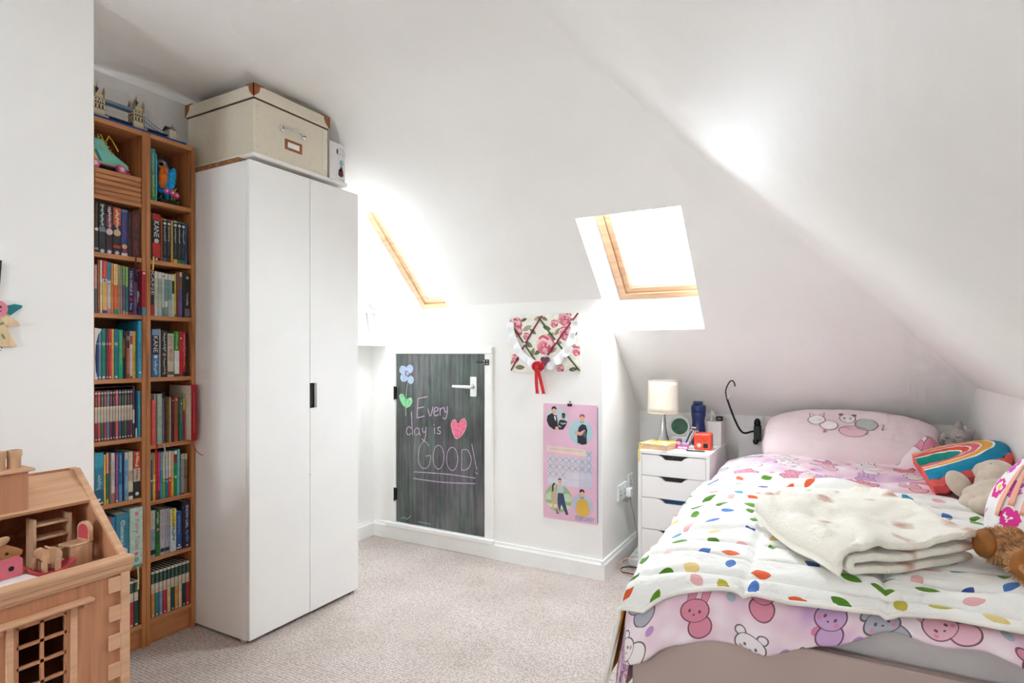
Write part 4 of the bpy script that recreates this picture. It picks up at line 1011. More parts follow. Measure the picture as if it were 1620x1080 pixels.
row(RA, RB - .012, SHR[2], [
    (5, .190, (40, 96, 136), [('b', .86, 1, (120, 150, 160)), ('d', .42, (226, 226, 226), .4)], 'blue graphic paperback with panda face'),
    (5, .190, (236, 196, 60), [('b', .55, 1, (196, 130, 60)), ('d', .42, (230, 230, 230), .45), ('s', .6, .95, (150, 130, 50))], 'yellow and tan graphic paperback'),
    (3.5, .19, (206, 40, 40), [('b', .0, .2, (200, 20, 40))], 'slim red paperback'),
    (5, .190, (206, 36, 96), [('s', .5, .98, (240, 130, 170)), ('b', 0, .18, (40, 60, 50))], 'magenta paperback'),
    (4.5, .188, (60, 140, 186), [('b', .62, 1, (130, 150, 180))], 'azure paperback'),
    (6, .188, (110, 170, 70), [('b', .42, 1, (206, 210, 180)), ('d', .38, (226, 230, 190), .3), ('s', .6, .95, (170, 176, 140))], 'lime paperback with ivory top'),
    (5.5, .187, (30, 120, 160), [('b', .42, 1, (190, 204, 206)), ('d', .36, (200, 230, 240), .3)], 'blue paperback with grey top'),
    (6, .187, (206, 60, 56), [('b', .43, 1, (236, 214, 196)), ('d', .37, (250, 220, 210), .3)], 'red paperback with blush top'),
    (5, .186, (240, 180, 60), [('b', .43, 1, (196, 190, 176))], 'mustard paperback with stone top'),
    (7, .186, (36, 140, 70), [('b', .74, .92, (176, 20, 30)), ('b', .92, 1, (230, 226, 220)), ('d', .42, (216, 226, 150), .36)], 'green paperback with dark red title block'),
    (6, .190, (90, 196, 206), [('s', .4, .97, (190, 236, 236))], 'aqua paperback'),
    (2, .1, (0, 0, 0), [], ''),
    (7, .168, (150, 158, 150), [('b', .88, 1, (214, 200, 170)), ('d', .94, (206, 130, 130), .25), ('b', .0, .04, (190, 60, 50))], 'shorter grey-green paperback'),
    (6, .168, (140, 110, 84), [('b', .85, 1, (206, 190, 160)), ('b', .4, .45, (80, 80, 70))], 'shorter brown paperback'),
], 'on third shelf up, right bookcase', G)
row(RA, RB, SHR[1], [
    (9, .186, (150, 180, 186), [('b', .6, 1, (206, 206, 200)), ('b', .06, .16, (30, 34, 40)), ('s', .65, .95, (206, 150, 150)), ('s', .3, .55, (100, 140, 150))], 'pale blue-grey paperback with black tab'),
    (9, .182, (30, 96, 44), [('s', .7, .96, (226, 230, 220)), ('d', .58, (206, 150, 140), .3), ('b', .0, .26, (36, 130, 44))], 'dark green paperback with white title'),
    (8.5, .182, (186, 196, 200), [('s', .3, .95, (206, 90, 90)), ('b', .06, .14, (30, 34, 40))], 'silver paperback with red lettering'),
    (9, .180, (170, 176, 190), [('s', .3, .95, (150, 110, 130)), ('b', .06, .14, (30, 34, 40))], 'lilac-grey paperback with black tab'),
    (1.2, .1, (0, 0, 0), [], ''),
    (12, .174, (206, 222, 226), [('b', .6, 1, (232, 220, 100)), ('s', .25, .92, (60, 56, 50)), ('d', .96, (80, 70, 90), .14)], 'yellow and white paperback with black lettering'),
    (10.5, .158, (38, 84, 160), [('s', .4, .92, (120, 160, 206)), ('b', .04, .07, (230, 226, 170)), ('d', .12, (210, 226, 236), .18)], 'shorter royal blue paperback'),
    (4, .188, (22, 24, 48), [('d', .9, (150, 160, 200), .2)], 'slim midnight blue book'),
    (13, .192, (40, 34, 76), [('t', 'SNOW GIRL', .42, .92, (240, 240, 240), .42), ('d', .36, WHT, .1), ('s', .12, .34, (110, 150, 190)), ('d', .05, WHT, .16)], 'thick dark indigo hardback with big white lettering'),
], 'on second shelf up, right bookcase', G)
sp = []
for c_, nm in (((222, 150, 70), 'orange'), ((40, 140, 150), 'teal'), ((140, 152, 190), 'periwinkle'), ((206, 56, 66), 'red'), ((240, 196, 140), 'apricot'), ((24, 78, 80), 'dark teal'), ((230, 160, 80), 'tangerine'), ((236, 206, 180), 'blush'), ((20, 74, 60), 'bottle green'), ((196, 40, 80), 'cerise')):
    sp.append((6, .182, (20, 64, 54), [('b', .52, .73, CRM), ('b', .0, .52, c_), ('s', .75, .93, (150, 176, 166)), ('s', .54, .71, (206, 150, 140)), ('b', .945, 1, (230, 226, 214)), ('d', .04, CRM, .24)], 'slim green classic with %s lower spine' % nm))
row(RA + .002, RB - .004, SHR[0], sp, 'on the bottom shelf of right bookcase', G)
# ================================================================== model bridge on the bookcases
br = thing('model_bridge', 'building-block model of a twin-towered bridge on blue base atop bookcases', 'model', (-2.43, 1.30, 2.02))
TAN2, GRY, SKY, NAVY = C(206, 192, 164), C(120, 118, 112), C(120, 158, 196), C(18, 60, 150)
SLATE = C(52, 62, 76)
STRIPE = plain('blue_baseplate', (16, 62, 152), .35)
bx('base_plate', STRIPE, br, -.05, .05, -.19, .175, 0, .012, .001)
bx('deck', SLATE, br, -.012, .014, -.19, .16, .030, .036, .0008)
def tower(y):
    t = bx('tower', TAN2, br, -.021, .021, y - .019, y + .019, .012, .104, .001)
    bx('pier', C(186, 172, 146), t, -.034, .036, y - .026, y + .026, .012, .024, .001)
    for z in (.047, .066, .088): bx('string_course', C(150, 132, 100), t, -.0225, .0225, y - .0205, y + .0205, z, z + .0025, 0)
    for face in (0, 1):
        for z, n, h in ((.050, 3, .013), (.069, 4, .006), (.080, 3, .005)):
            for k in range(n):
                a = -.012 + .024 * k / (n - 1)
                if face == 0: bx('window', DARK, t, .0205, .0214, y + a - .002, y + a + .002, z, z + h, 0)
                else: bx('window', DARK, t, a - .002, a + .002, y - .0194, y - .0185, z, z + h, 0)
    q = MB(); q.prism([(-.011, y - .0196, .012), (.011, y - .0196, .012), (.011, y - .0196, .032), (.006, y - .0196, .042), (0, y - .0196, .046), (-.006, y - .0196, .042), (-.011, y - .0196, .032)], (0, .0006, 0)); q.build('arch', DARK, t)
    for s_ in (0, 1):                                             # gables
        q = MB()
        if s_ == 0: q.prism([(.0216, y - .009, .104), (.0216, y + .009, .104), (.0216, y, .124)], (-.004, 0, 0))
        else: q.prism([(-.009, y - .0196, .104), (.009, y - .0196, .104), (0, y - .0196, .124)], (0, .004, 0))
        q.build('gable', TAN2, t)
    q = MB(); i = [q.vert(p) for p in ((-.017, y - .015, .104), (.017, y - .015, .104), (.017, y + .015, .104), (-.017, y + .015, .104))]; j = [q.vert(p) for p in ((-.004, y - .003, .132), (.004, y - .003, .132), (.004, y + .003, .132), (-.004, y + .003, .132))]
    q.face(j)
    for k in range(4): q.face((i[k], i[(k + 1) % 4], j[(k + 1) % 4], j[k]))
    rf = q.build('roof', C(40, 60, 92), t)
    q = MB(); q.lathe([(.0035, .132), (.002, .137), (.0008, .150), (.0002, .156)], (0, y, 0), 8); q.build('finial', C(176, 140, 70), rf)
    for sx in (-1, 1):
        for sy in (-1, 1):
            q = MB(); q.lathe([(.0048, .092), (.0048, .112), (.0052, .113), (.0001, .134)], (sx * .0185, y + sy * .0165, 0), 8); q.build('turret', C(150, 136, 104), t)
T1, T2 = -.142, 0.0
tower(T1); tower(T2)
for x in (-.011, .011):
    bx('walkway', C(110, 134, 158), br, x - .004, x + .004, T1 + .019, T2 - .019, .082, .094, .0008)
    bx('walkway_rail', SKY, br, x - .0045, x + .0045, T1 + .019, T2 - .019, .0875, .0895, 0)
    for a, b_, z1 in ((T2 + .019, .125, .042), (T1 - .019, -.19, .05)):
        q = MB(); n = 12; P = lambda t: (x, a + (b_ - a) * t, .084 - (.084 - z1) * (1 - (1 - t) ** 1.9))
        q.tube([P(k / n) for k in range(n + 1)], .0018, 6); cb_ = q.build('suspension_chain', SKY, br, True)
        for k in range(1, n): 
            p = P(k / n); h_ = MB(); h_.tube([p, (p[0], p[1], .036)], .0006, 5); h_.build('hanger', SKY, cb_)
ab = bx('abutment', C(214, 204, 180), br, -.022, .026, .118, .146, .012, .058, .001)
q = MB(); q.prism([(-.022, .114, .058), (.026, .114, .058), (.002, .114, .074)], (0, .034, 0)); q.build('abutment_roof', SLATE, ab)
for x in (-.02, .022): 
    q = MB(); q.lathe([(.004, .058), (.004, .070), (0, .082)], (x, .132, 0), 8); q.build('turret', C(150, 136, 104), ab)
bx('approach_wall', C(196, 184, 158), br, -.016, .02, .146, .165, .012, .046, .001)

# ================================================================== roller skate
sk = thing('roller_skate', 'mint roller skate with pink wheels and yellow laces above the slatted box', 'roller skate', (BXF - .055, 1.195, SHL[7] + .1), rotz=radians(4))
prof = [(-.085, .028), (.062, .026), (.070, .034), (.066, .045), (.040, .056), (.012, .072), (-.006, .086), (-.014, .105), (-.03, .118), (-.085, .118), (-.090, .07)]
q = MB(); n = len(prof); wds = [.020, .020, .016, .016, .020, .020, .018, .017, .017, .017, .019]
for s_ in (1,):
    a = [q.vert((w, y, z)) for (y, z), w in zip(prof, wds)]; b_ = [q.vert((-w, y, z)) for (y, z), w in zip(prof, wds)]
    q.face(a); q.face(b_[::-1])
    for k in range(n): q.face((a[k], b_[k], b_[(k + 1) % n], a[(k + 1) % n]))
o = q.build('boot', plain('mint_leather', (126, 206, 186), .4, var=.05), sk); md = o.modifiers.new('b', 'BEVEL'); md.width = .006; md.segments = 3
bx('collar', C(30, 130, 130), sk, -.015, .015, -.082, -.034, .112, .126, .004)
bx('sole', C(206, 150, 150), sk, -.022, .022, -.088, .068, .0225, .029, .003)
q = MB(); q.ell((0, .054, .037), (.017, .018, .012)); q.build('toe_cap', C(226, 206, 206), sk, True)
for k, col in enumerate(((206, 50, 50), (230, 140, 50), (240, 206, 70), (90, 170, 90), (60, 120, 190))):
    q = MB(); q.prism([(.0206, -.088 + k * .007, .072), (.0206, -.080 + k * .007, .072), (.0206, -.060 + k * .007, .034), (.0206, -.068 + k * .007, .034)], (-.002, 0, 0)); q.build('rainbow_stripe', C(*col), sk)
YEL = C(238, 170, 40)
for k in range(4):
    y, z = .012 - k * .008, .074 + k * .0105
    q = MB(); q.tube([(-.017, y - .004, z), (0, y + .004, z + .004), (.018, y - .004, z), (.021, y - .010, z - .006)], .0025, 6); q.build('lace', YEL, sk, True)
q = MB(); q.tube([(.012, -.016, .112), (.02, -.008, .135), (.022, .004, .118), (.023, .016, .098), (.023, .024, .085)], .0026, 6); q.build('lace_bow', YEL, sk, True)
q = MB(); q.tube([(.010, -.020, .112), (.016, -.036, .132), (.02, -.05, .128), (.02, -.045, .112)], .0026, 6); q.build('lace_bow', YEL, sk, True)
bx('truck', C(40, 40, 46), sk, -.014, .014, -.07, .05, .014, .0225, .002)
PKW = C(226, 90, 150, rough=.35)
for y in (-.062, .034):
    for s_ in (-1, 1):
        q = MB(); q.lathe([(.008, -.008), (.0165, -.008), (.0185, -.004), (.0185, .004), (.0165, .008), (.008, .008)], (s_ * .022, y, .0187), 22, ROT('Y', 90)); w_ = q.build('wheel', PKW, sk, True); autosmooth(w_)
        q = MB(); q.lathe([(.0095, 0), (.0085, .0022), (.003, .003)], (s_ * .030, y, .0187), 14, ROT('Y', 90 * s_)); q.build('wheel_hub', C(238, 226, 206), w_)
q = MB(); q.lathe([(.008, 0), (.0105, .008), (.012, .018), (.010, .020)], (0, .060, .018), 14, ROT('X', -115)); q.build('toe_stop', PKW, sk)

# ================================================================== plush parrot
pa = thing('plush_parrot', 'blue and orange plush parrot with pink flowers on top right bookcase shelf', 'soft toy', (BXF - .045, 1.398, SHR[7]))
BLUP = plain('blue_plush', (22, 130, 196), .9, var=.2, nscale=60, bmp=.3, bscale=250)
q = MB(); q.ell((0, 0, .105), (.026, .028, .062), ROT('X', -8)); q.ell((.002, -.010, .160), (.021, .022, .024)); q.ell((0, .016, .05), (.012, .014, .05), ROT('X', 12))
remesh(q.build('body', BLUP, pa, True), .004, 4)
q = MB(); q.ell((.016, -.010, .112), (.014, .018, .052), ROT('X', -6)); q.ell((.017, -.018, .158), (.008, .014, .016)); remesh(q.build('chest', plain('orange_plush', (222, 110, 30), .9, var=.15, nscale=60, bmp=.3), pa, True), .004, 3)
q = MB(); q.ell((.016, .022, .098), (.012, .018, .062), ROT('X', -12)); q.build('wing', plain('blue_plush2', (30, 150, 206), .9, var=.2, nscale=80, bmp=.4), pa, True)
q = MB(); q.lathe([(.0085, 0), (.007, .008), (.003, .016), (0, .019)], (.022, -.022, .160), 12, ROT('Y', 115)); q.build('beak', BLACK, pa, True)
q = MB(); q.ell((.019, -.006, .168), (.004, .005, .005)); ey = q.build('eye', C(240, 240, 236), pa, True)
q = MB(); q.ell((.0225, -.006, .168), (.0015, .0025, .0025)); q.build('pupil', BLACK, ey, True)
bx('perch', C(30, 34, 28), pa, -.035, .03, -.034, .048, 0, .022, .006)
for k, (y, z) in enumerate(((-.006, .052), (.018, .050), (.034, .042))):
    q = MB(); 
    for j in range(5): q.ell((.034, y + .007 * cos(j * 1.257), z + .007 * sin(j * 1.257)), (.003, .006, .006), None, 10, 6)
    fl = q.build('flower', C(222, 70, 140), pa, True); q = MB(); q.ell((.037, y, z), (.003, .004, .004), None, 10, 6); q.build('flower_centre', C(236, 220, 230), fl, True)
for k in range(7):
    a = -.034 + k * .0125
    q = MB(); q.grid(2, 4, lambda u, v: (.02 + .014 * v, a + (u - .5) * .009 * sin(pi * min(1, v + .15)) + .006 * v * (-1) ** k, .012 + .022 * v * (1 if k % 2 else .4))); o = q.build('leaf', C(44, 120, 40), pa); o.modifiers.new('s', 'SOLIDIFY').thickness = .001
for k in range(2):
    q = MB(); q.tube([(.016, .024 + k * .012, .02), (.018, .026 + k * .01, .06), (.02, .02 + k * .02, .075)], .0022, 6); q.build('stem', C(206, 206, 40), pa)

# ================================================================== wall fairy at the left edge
fa = thing('fairy_ornament', 'wooden fairy with smiling pink face and teal wing hanging on left wall', 'ornament', (XNEAR + .001, .725, 1.27))
def FA(pts, t0, t1): return [((t0), y, z) for y, z in pts], (t1 - t0, 0, 0)
q = MB(); q.prism(*FA([(-.03, -.005), (.018, -.005), (.028, -.05), (.05, -.098), (-.06, -.098), (-.04, -.05)], .002, .008)); q.build('dress', wood('pale_ply', (228, 200, 160), (212, 180, 138), 2, .6), fa)
q = MB(); q.prism(*FA([(.018, -.004), (.052, -.028), (.056, -.038), (.030, -.042), (.012, -.022)], .004, .010)); q.build('arm', wood('pale_ply', (228, 200, 160), (212, 180, 138), 2, .6), fa)
q = MB(); q.prism([(.006, y, z) for y, z in circ(.002, .008, .025, .024, 24)], (.007, 0, 0)); fc = q.build('head', C(226, 130, 150), fa)
q = MB(); q.mat(BLACK)
for y in (-.008, .008): q.flat(circ(y + .002, .013, .0028, .0035, 10), lambda a, b_: (.0133, a, b_))
q.stroke(spl([(-.008, .0035), (-.002, -.003), (.006, -.003), (.012, .003)]), .0022, lambda a, b_: (.0134, a, b_)); q.build('painted_face', None, fc, flip=False)
q = MB(); q.prism(*FA([(.020, .004), (.028, .018), (.046, .024), (.064, .021), (.062, .014), (.050, .004), (.036, -.009)], .001, .005)); q.build('wing', C(20, 130, 134), fa)
for y, z, a in ((.012, -.035, .5), (-.006, -.03, 2), (.002, -.052, 1), (-.002, -.08, .4), (.018, -.07, 2)):
    q = MB(); q.mat(C(120, 150, 100)); q.flat(circ(y, z, .009, .0035, 12, rot=a), lambda p, r_: (.0085, p, r_)); q.build('leaf_paint', None, fa, flip=False)
q = MB(); q.tube([(.006, .01 + .006 * cos(a), -.104 + .006 * sin(a)) for a in [k * .5 for k in range(12)]], .001, 6); q.build('wire_curl', C(70, 60, 50), fa)
q = MB(); q.prism(*FA([(-.03, .055), (.010, .05), (.016, .145), (-.03, .145)], .001, .006)); q.build('hanging_board', C(40, 44, 42), fa)
q = MB(); q.tube([(.004, .004, .05), (.004, .006, .04), (.006, .004, .03)], .0012, 6); q.build('string', C(170, 176, 150), fa)
# ================================================================== dollhouse
HX, HR, HB, HY0, HY1 = -1.529, -1.776, -2.023, .20, .80
HT, HP = .655, .842
dh = thing('dollhouse', 'wooden dollhouse with open roof and toothed corner stones by the left wall', 'dollhouse', ((HX + HB) / 2, (HY0 + HY1) / 2, 0))
O = Vector(dh.location)
def DB(name, m, *a, par=None, bev=.0015): return bx(name, m, par or dh, *a, bev, off=O)
def gable(y0, y1):
    q = MB(O); q.prism([(HX - .004, y0, 0), (HX - .004, y0, HT - .012), (HR + .012, y0, HP), (HR - .012, y0, HP), (HB, y0, HT - .012), (HB, y0, 0)], (0, y1 - y0, 0)); return q
gable(HY1 - .012, HY1).build('gable_wall', DOLLH, dh); gable(HY0, HY0 + .012).build('gable_wall', DOLLH, dh)
def rake(y0, y1):      # pale edging on the sloping gable top
    q = MB(O); dx, dz = .012 * .605, .012 * .796
    q.prism([(HX - .012, y0, HT - .008), (HX - .004, y0, HT - .004), (HR + .012, y0, HP + .006), (HR - .014, y0, HP + .006), (HR - .030, y0, HP - .010), (HR - .022, y0, HP - .014), (HR - .010, y0, HP - .004), (HR + .008, y0, HP - .004)], (0, y1 - y0, 0)); return q
rake(HY1 - .014, HY1 + .002).build('gable_edge', DOLLL, dh); rake(HY0 - .002, HY0 + .014).build('gable_edge', DOLLL, dh)
DB('back_wall', DOLLH, HB, HB + .008, HY0 + .012, HY1 - .012, 0, HT - .012)
DB('attic_floor', DOLLH, HB + .008, HX - .012, HY0 + .012, HY1 - .012, .622, .632)
DB('middle_floor', DOLLH, HB + .008, HX - .012, HY0 + .012, HY1 - .012, .315, .323)
DB('base_floor', DOLLH, HB, HX, HY0, HY1, 0, .012)
q = MB(O); q.prism([(HR - .010, HY0 + .012, HP - .002), (HB + .004, HY0 + .012, HT - .012), (HB + .004, HY0 + .012, HT - .004), (HR - .010, HY0 + .012, HP + .006)], (0, HY1 - HY0 - .024, 0)); q.build('back_roof', DOLLH, dh)
q = MB(O); q.prism([(HR + .006, HY0 + .012, HP + .002), (HR - .006, HY0 + .012, HP - .006), (HR + .090, HY0 + .012, HP - .074), (HR + .096, HY0 + .012, HP - .066)], (0, HY1 - HY0 - .026, 0)); q.build('front_roof_board', DOLLL, dh)
# front with window openings
wins = [(.575, .668), (.332, .425)]; rows_ = [(.385, .566), (.07, .25)]
us = sorted({HY0, HY1} | {v for w in wins for v in w}); vs = sorted({0.0, .626} | {v for r_ in rows_ for v in r_})
q = MB(O)
for a, b_ in zip(us, us[1:]):
    for c, d in zip(vs, vs[1:]):
        if any(abs(a - w[0]) < 1e-6 for w in wins) and any(abs(c - r_[0]) < 1e-6 for r_ in rows_): continue
        q.box(HX - .010, HX, a, b_, c, d)
fp = q.build('front_panel', DOLLH, dh)
bm = bmesh.new(); bm.from_mesh(fp.data); bmesh.ops.remove_doubles(bm, verts=bm.verts[:], dist=1e-5)
seen = {}
for f in bm.faces[:]:
    k = tuple(sorted(v.index for v in f.verts)); seen.setdefault(k, []).append(f)
bmesh.ops.delete(bm, geom=[f for l_ in seen.values() if len(l_) > 1 for f in l_], context='FACES_ONLY'); bm.to_mesh(fp.data); bm.free()
for (a, b_) in wins:
    for (c, d) in rows_:
        w_ = MB(O); fr = [(a - .004, a + .004, c, d), (b_ - .004, b_ + .004, c, d), (a, b_, c - .002, c + .006), (a, b_, d - .006, d + .002), ((a + b_) / 2 - .0035, (a + b_) / 2 + .0035, c, d)]
        n = 4
        for k in range(1, n): z = c + (d - c) * k / n; fr.append((a, b_, z - .0035, z + .0035))
        for y0, y1, z0, z1 in fr: w_.box(HX - .007, HX - .001, y0, y1, z0, z1)
        wf = w_.build('window_frame', DOLLH, dh)
        DB('window_trim', DOLLL, HX, HX + .005, a - .020, a - .006, c - .005, d + .008, par=wf); DB('window_trim', DOLLL, HX, HX + .005, b_ + .006, b_ + .020, c - .005, d + .008, par=wf)
        DB('window_hood', DOLLL, HX, HX + .024, a - .045, b_ + .047, d + .012, d + .020, par=wf)
        for yb in (a - .034, b_ + .028): DB('bracket', DOLLH, HX, HX + .014, yb, yb + .008, d - .002, d + .012, par=wf)
        DB('window_sill', DOLLL, HX, HX + .022, a - .03, b_ + .047, c - .016, c - .007, par=wf)
# corner stones
for k in range(9):
    z1 = .612 - k * .0695
    z0 = max(z1 - .036, .012)
    DB('quoin', DOLLL, HX, HX + .006, HY1 - .046, HY1 - .020, z0, z1, bev=.001)
    DB('quoin', DOLLL, HX, HX + .006, HY0 + .020, HY0 + .046, z0, z1, bev=.001)
DB('corner_board', DOLLL, HX, HX + .006, HY1 - .020, HY1 + .001, .012, .618, bev=.001)
DB('corner_board', DOLLL, HX, HX + .006, HY0 - .001, HY0 + .020, .012, .618, bev=.001)
q = MB(O); q.prism([(HX - .02, HY0 - .004, .618), (HX + .006, HY0 - .004, .618), (HX + .008, HY0 - .004, .625), (HX + .012, HY0 - .004, .627), (HX + .013, HY0 - .004, .637), (HX + .018, HY0 - .004, .641), (HX + .022, HY0 - .004, .652), (HX + .022, HY0 - .004, .657), (HX - .02, HY0 - .004, .657)], (0, HY1 - HY0 + .008, 0))
q.build('cornice', DOLLL, dh)
# chimney stands on the roof board
q = MB(O); q.prism([(-1.745, .595, .812), (-1.690, .595, .772), (-1.685, .595, .780), (-1.685, .595, .872), (-1.745, .595, .872)], (0, .062, 0)); ch = q.build('chimney', DOLLH, dh)
DB('chimney_cap', DOLLL, -1.752, -1.676, .585, .668, .872, .879, par=ch)
for y in (.610, .640):
    q = MB(O); q.lathe([(.013, .879), (.0135, .905), (.0155, .908), (.0155, .918), (.0145, .922), (.010, .922), (.009, .905)], (-1.715, y, 0), 20); p_ = q.build('chimney_pot', BEECH, ch, True); autosmooth(p_)

FZ = .632
def toy(name, lab, cat, x, y, rz=0): return thing(name, lab, cat, (x, y, FZ), rotz=radians(rz), group='dollhouse furniture')
PINKT = plain('pink_toy_paint', (214, 108, 124), .5, var=.04); ROSE = plain('rose_toy_paint', (196, 76, 84), .5, var=.04)
# armchair with pink backrest
t = toy('toy_chair', 'small wooden dolls armchair with rose pink backrest in dollhouse attic', 'toy furniture', -1.640, .733, 6)
bx('side', BEECH, t, .016, .024, -.024, .028, 0, .050, .002); bx('side', BEECH, t, -.024, -.016, -.024, .028, 0, .050, .002)
bx('seat', BEECH, t, -.024, .024, -.024, .022, .050, .056, .002); bx('stretcher', BEECH, t, -.016, .016, -.024, -.018, .014, .022, .001)
q = MB(); q.prism([(a, .020, c) for a, c in [(-.024, .056), (.024, .056), (.024, .080)] + [(.024 * cos(k * pi / 10), .080 + .022 * sin(k * pi / 10)) for k in range(1, 10)] + [(-.024, .080)]], (0, .009, 0)); bk = q.build('backrest', BEECH, t)
q = MB(); q.prism([(a, .0192, c) for a, c in [(-.019, .060), (.019, .060), (.019, .078)] + [(.019 * cos(k * pi / 10), .078 + .018 * sin(k * pi / 10)) for k in range(1, 10)] + [(-.019, .078)]], (0, .001, 0)); q.build('back_cushion', ROSE, bk)
# shelf unit
t = toy('toy_shelf', 'wooden dolls bookshelf behind the pink-backed toy chair', 'toy furniture', -1.712, .715, 0)
bx('side_panel', BEECH, t, -.02, .02, .030, .036, 0, .118, .001); bx('side_panel', BEECH, t, -.02, .02, -.045, -.039, 0, .118, .001)
for z in (.03, .065, .098): bx('shelf', BEECH, t, -.018, .018, -.039, .030, z, z + .006, .001)
# rocking elephant
t = toy('rocking_elephant', 'little wooden rocking elephant on a curved rose base in dollhouse attic', 'toy', -1.618, .672, -4)
q = MB(); n = 10
q.prism([(-.02, -.045 + .09 * k / n, .002 + .020 * (2 * k / n - 1) ** 2) for k in range(n + 1)] + [(-.02, .045 - .09 * k / n, .010 + .020 * (1 - 2 * k / n) ** 2) for k in range(n + 1)], (.04, 0, 0)); q.build('rocker', ROSE, t)
for x in (-.012, .006):
    for y in (-.014, .012): bx('leg', BEECH, t, x, x + .008, y - .005, y + .006, .010, .036, .001)
q = MB(); q.prism([(-.010, .002 + .020 * cos(a), .046 + .018 * sin(a)) for a in [2 * pi * k / 20 for k in range(20)]], (.020, 0, 0)); q.build('body', BEECH, t)
q = MB(); q.prism([(-.007, -.018 + .011 * cos(a), .056 + .012 * sin(a)) for a in [2 * pi * k / 16 for k in range(16)]], (.014, 0, 0)); hd_ = q.build('head', BEECH, t)
q = MB(); q.prism([(.008, -.016, .066), (.008, -.006, .064), (.008, -.004, .046), (.008, -.014, .044)], (.003, 0, 0)); q.build('ear', DOLLL, hd_)
q = MB(); q.tube([(0, -.028, .05), (0, -.032, .036), (0, -.031, .022)], [.005, .004, .003], 8); q.build('trunk', BEECH, hd_)
q = MB(); q.tube([(-.012, -.004, .066), (.016, -.004, .066)], .0022, 8); q.build('handle_bar', DOLLL, t)
q = MB(); q.tube([(0, .021, .055), (0, .027, .058)], .0016, 6); q.build('tail', DOLLL, t)
# pink dolls bed with a hole in its headboard
t = toy('toy_bed', 'pink and white dolls bed with round hole in headboard in dollhouse attic', 'toy furniture', -1.612, .592, 5)
q = MB(); outer = [(-.030, .012), (.026, .012), (.026, .056), (.020, .063), (-.024, .063), (-.030, .056)]
q.prism([(-.004, y, z) for y, z in outer], (.006, 0, 0)); hb = q.build('headboard', PINKT, t)
q = MB(); q.lathe([(.0055, 0), (.0055, .0004)], (.0022, .004, .040), 16, ROT('Y', 90)); q.build('heart_hole', DARK, hb)
bx('bed_pad', C(236, 228, 222), t, .002, .050, -.030, .034, .012, .020, .003); bx('base', ROSE, t, .002, .048, -.028, .030, 0, .012, .001)
# carved dog
t = toy('toy_dog', 'carved brown wooden toy dog with drooping ear in dollhouse attic', 'toy', -1.668, .602, 0)
WAL = wood('toy_walnut', (176, 122, 76), (140, 92, 54), 1, .8)
q = MB(); q.prism([(-.008, y, z) for y, z in [(-.03, 0), (.012, 0), (.014, .044), (.034, .052), (.036, .062), (.024, .070), (.004, .082), (-.010, .086), (-.026, .06)]], (.016, 0, 0)); o = q.build('body', WAL, t); md = o.modifiers.new('b', 'BEVEL'); md.width = .003; md.segments = 2
q = MB(); q.ell((.009, -.006, .092), (.003, .016, .010), ROT('X', 20)); q.build('ear', BEECH, t, True)
q = MB(); q.lathe([(.003, 0), (.003, .001)], (.0085, .004, .062), 12, ROT('Y', 90)); q.build('eye', DARK, t)
# ================================================================== drawer unit
NX0, NX1, NY0, NY1, NZ = -.893, -.538, 2.94, 3.44, .658
ns = thing('drawer_unit', 'white five-drawer bedside unit with black scooped pulls beside the bed', 'drawer unit', ((NX0 + NX1) / 2, (NY0 + NY1) / 2, 0))
O = Vector(ns.location)
bx('side_panel', LACQ, ns, NX0, NX0 + .018, NY0, NY1, 0, NZ - .018, .001, off=O); bx('side_panel', LACQ, ns, NX1 - .018, NX1, NY0, NY1, 0, NZ - .018, .001, off=O)
bx('top_panel', LACQ, ns, NX0, NX1, NY0, NY1, NZ - .018, NZ, .0015, off=O)
bx('back_panel', LACQ, ns, NX0 + .018, NX1 - .018, NY1 - .006, NY1, .02, NZ - .018, 0, off=O)
bx('plinth', LACQ, ns, NX0 + .018, NX1 - .018, NY0 + .02, NY0 + .03, 0, .045, 0, off=O)
zs = [NZ - .020, NZ - .128, NZ - .240, NZ - .400, NZ - .545, .045]
for k in range(5):
    z1, z0 = zs[k] - .0015, zs[k + 1] + .0015; xa, xb = NX0 + .0195, NX1 - .0195; w = xb - xa
    xc = xa + w * .50; hw = w * .235
    q = MB(O)
    q.prism([(x, NY0 + .001, z) for x, z in [(xa, z0), (xb, z0), (xb, z1), (xc + hw, z1), (xc + hw - .018, z1 - .008), (xc + hw - .034, z1 - .022), (xc - hw + .034, z1 - .022), (xc - hw + .018, z1 - .008), (xc - hw, z1), (xa, z1)]], (0, .016, 0))
    d_ = q.build('drawer', LACQ, ns)
    bx('pull_recess', C(24, 60, 104) if k == 2 else BLACK, d_, xc - hw - .002, xc + hw + .002, NY0 + .018, NY0 + .020, z1 - .03, z1 + .001, 0, off=O)
    bx('drawer_box', LACQ, d_, xa + .01, xb - .01, NY0 + .0205, NY1 - .03, z0 + .004, z1 - .03, 0, off=O)
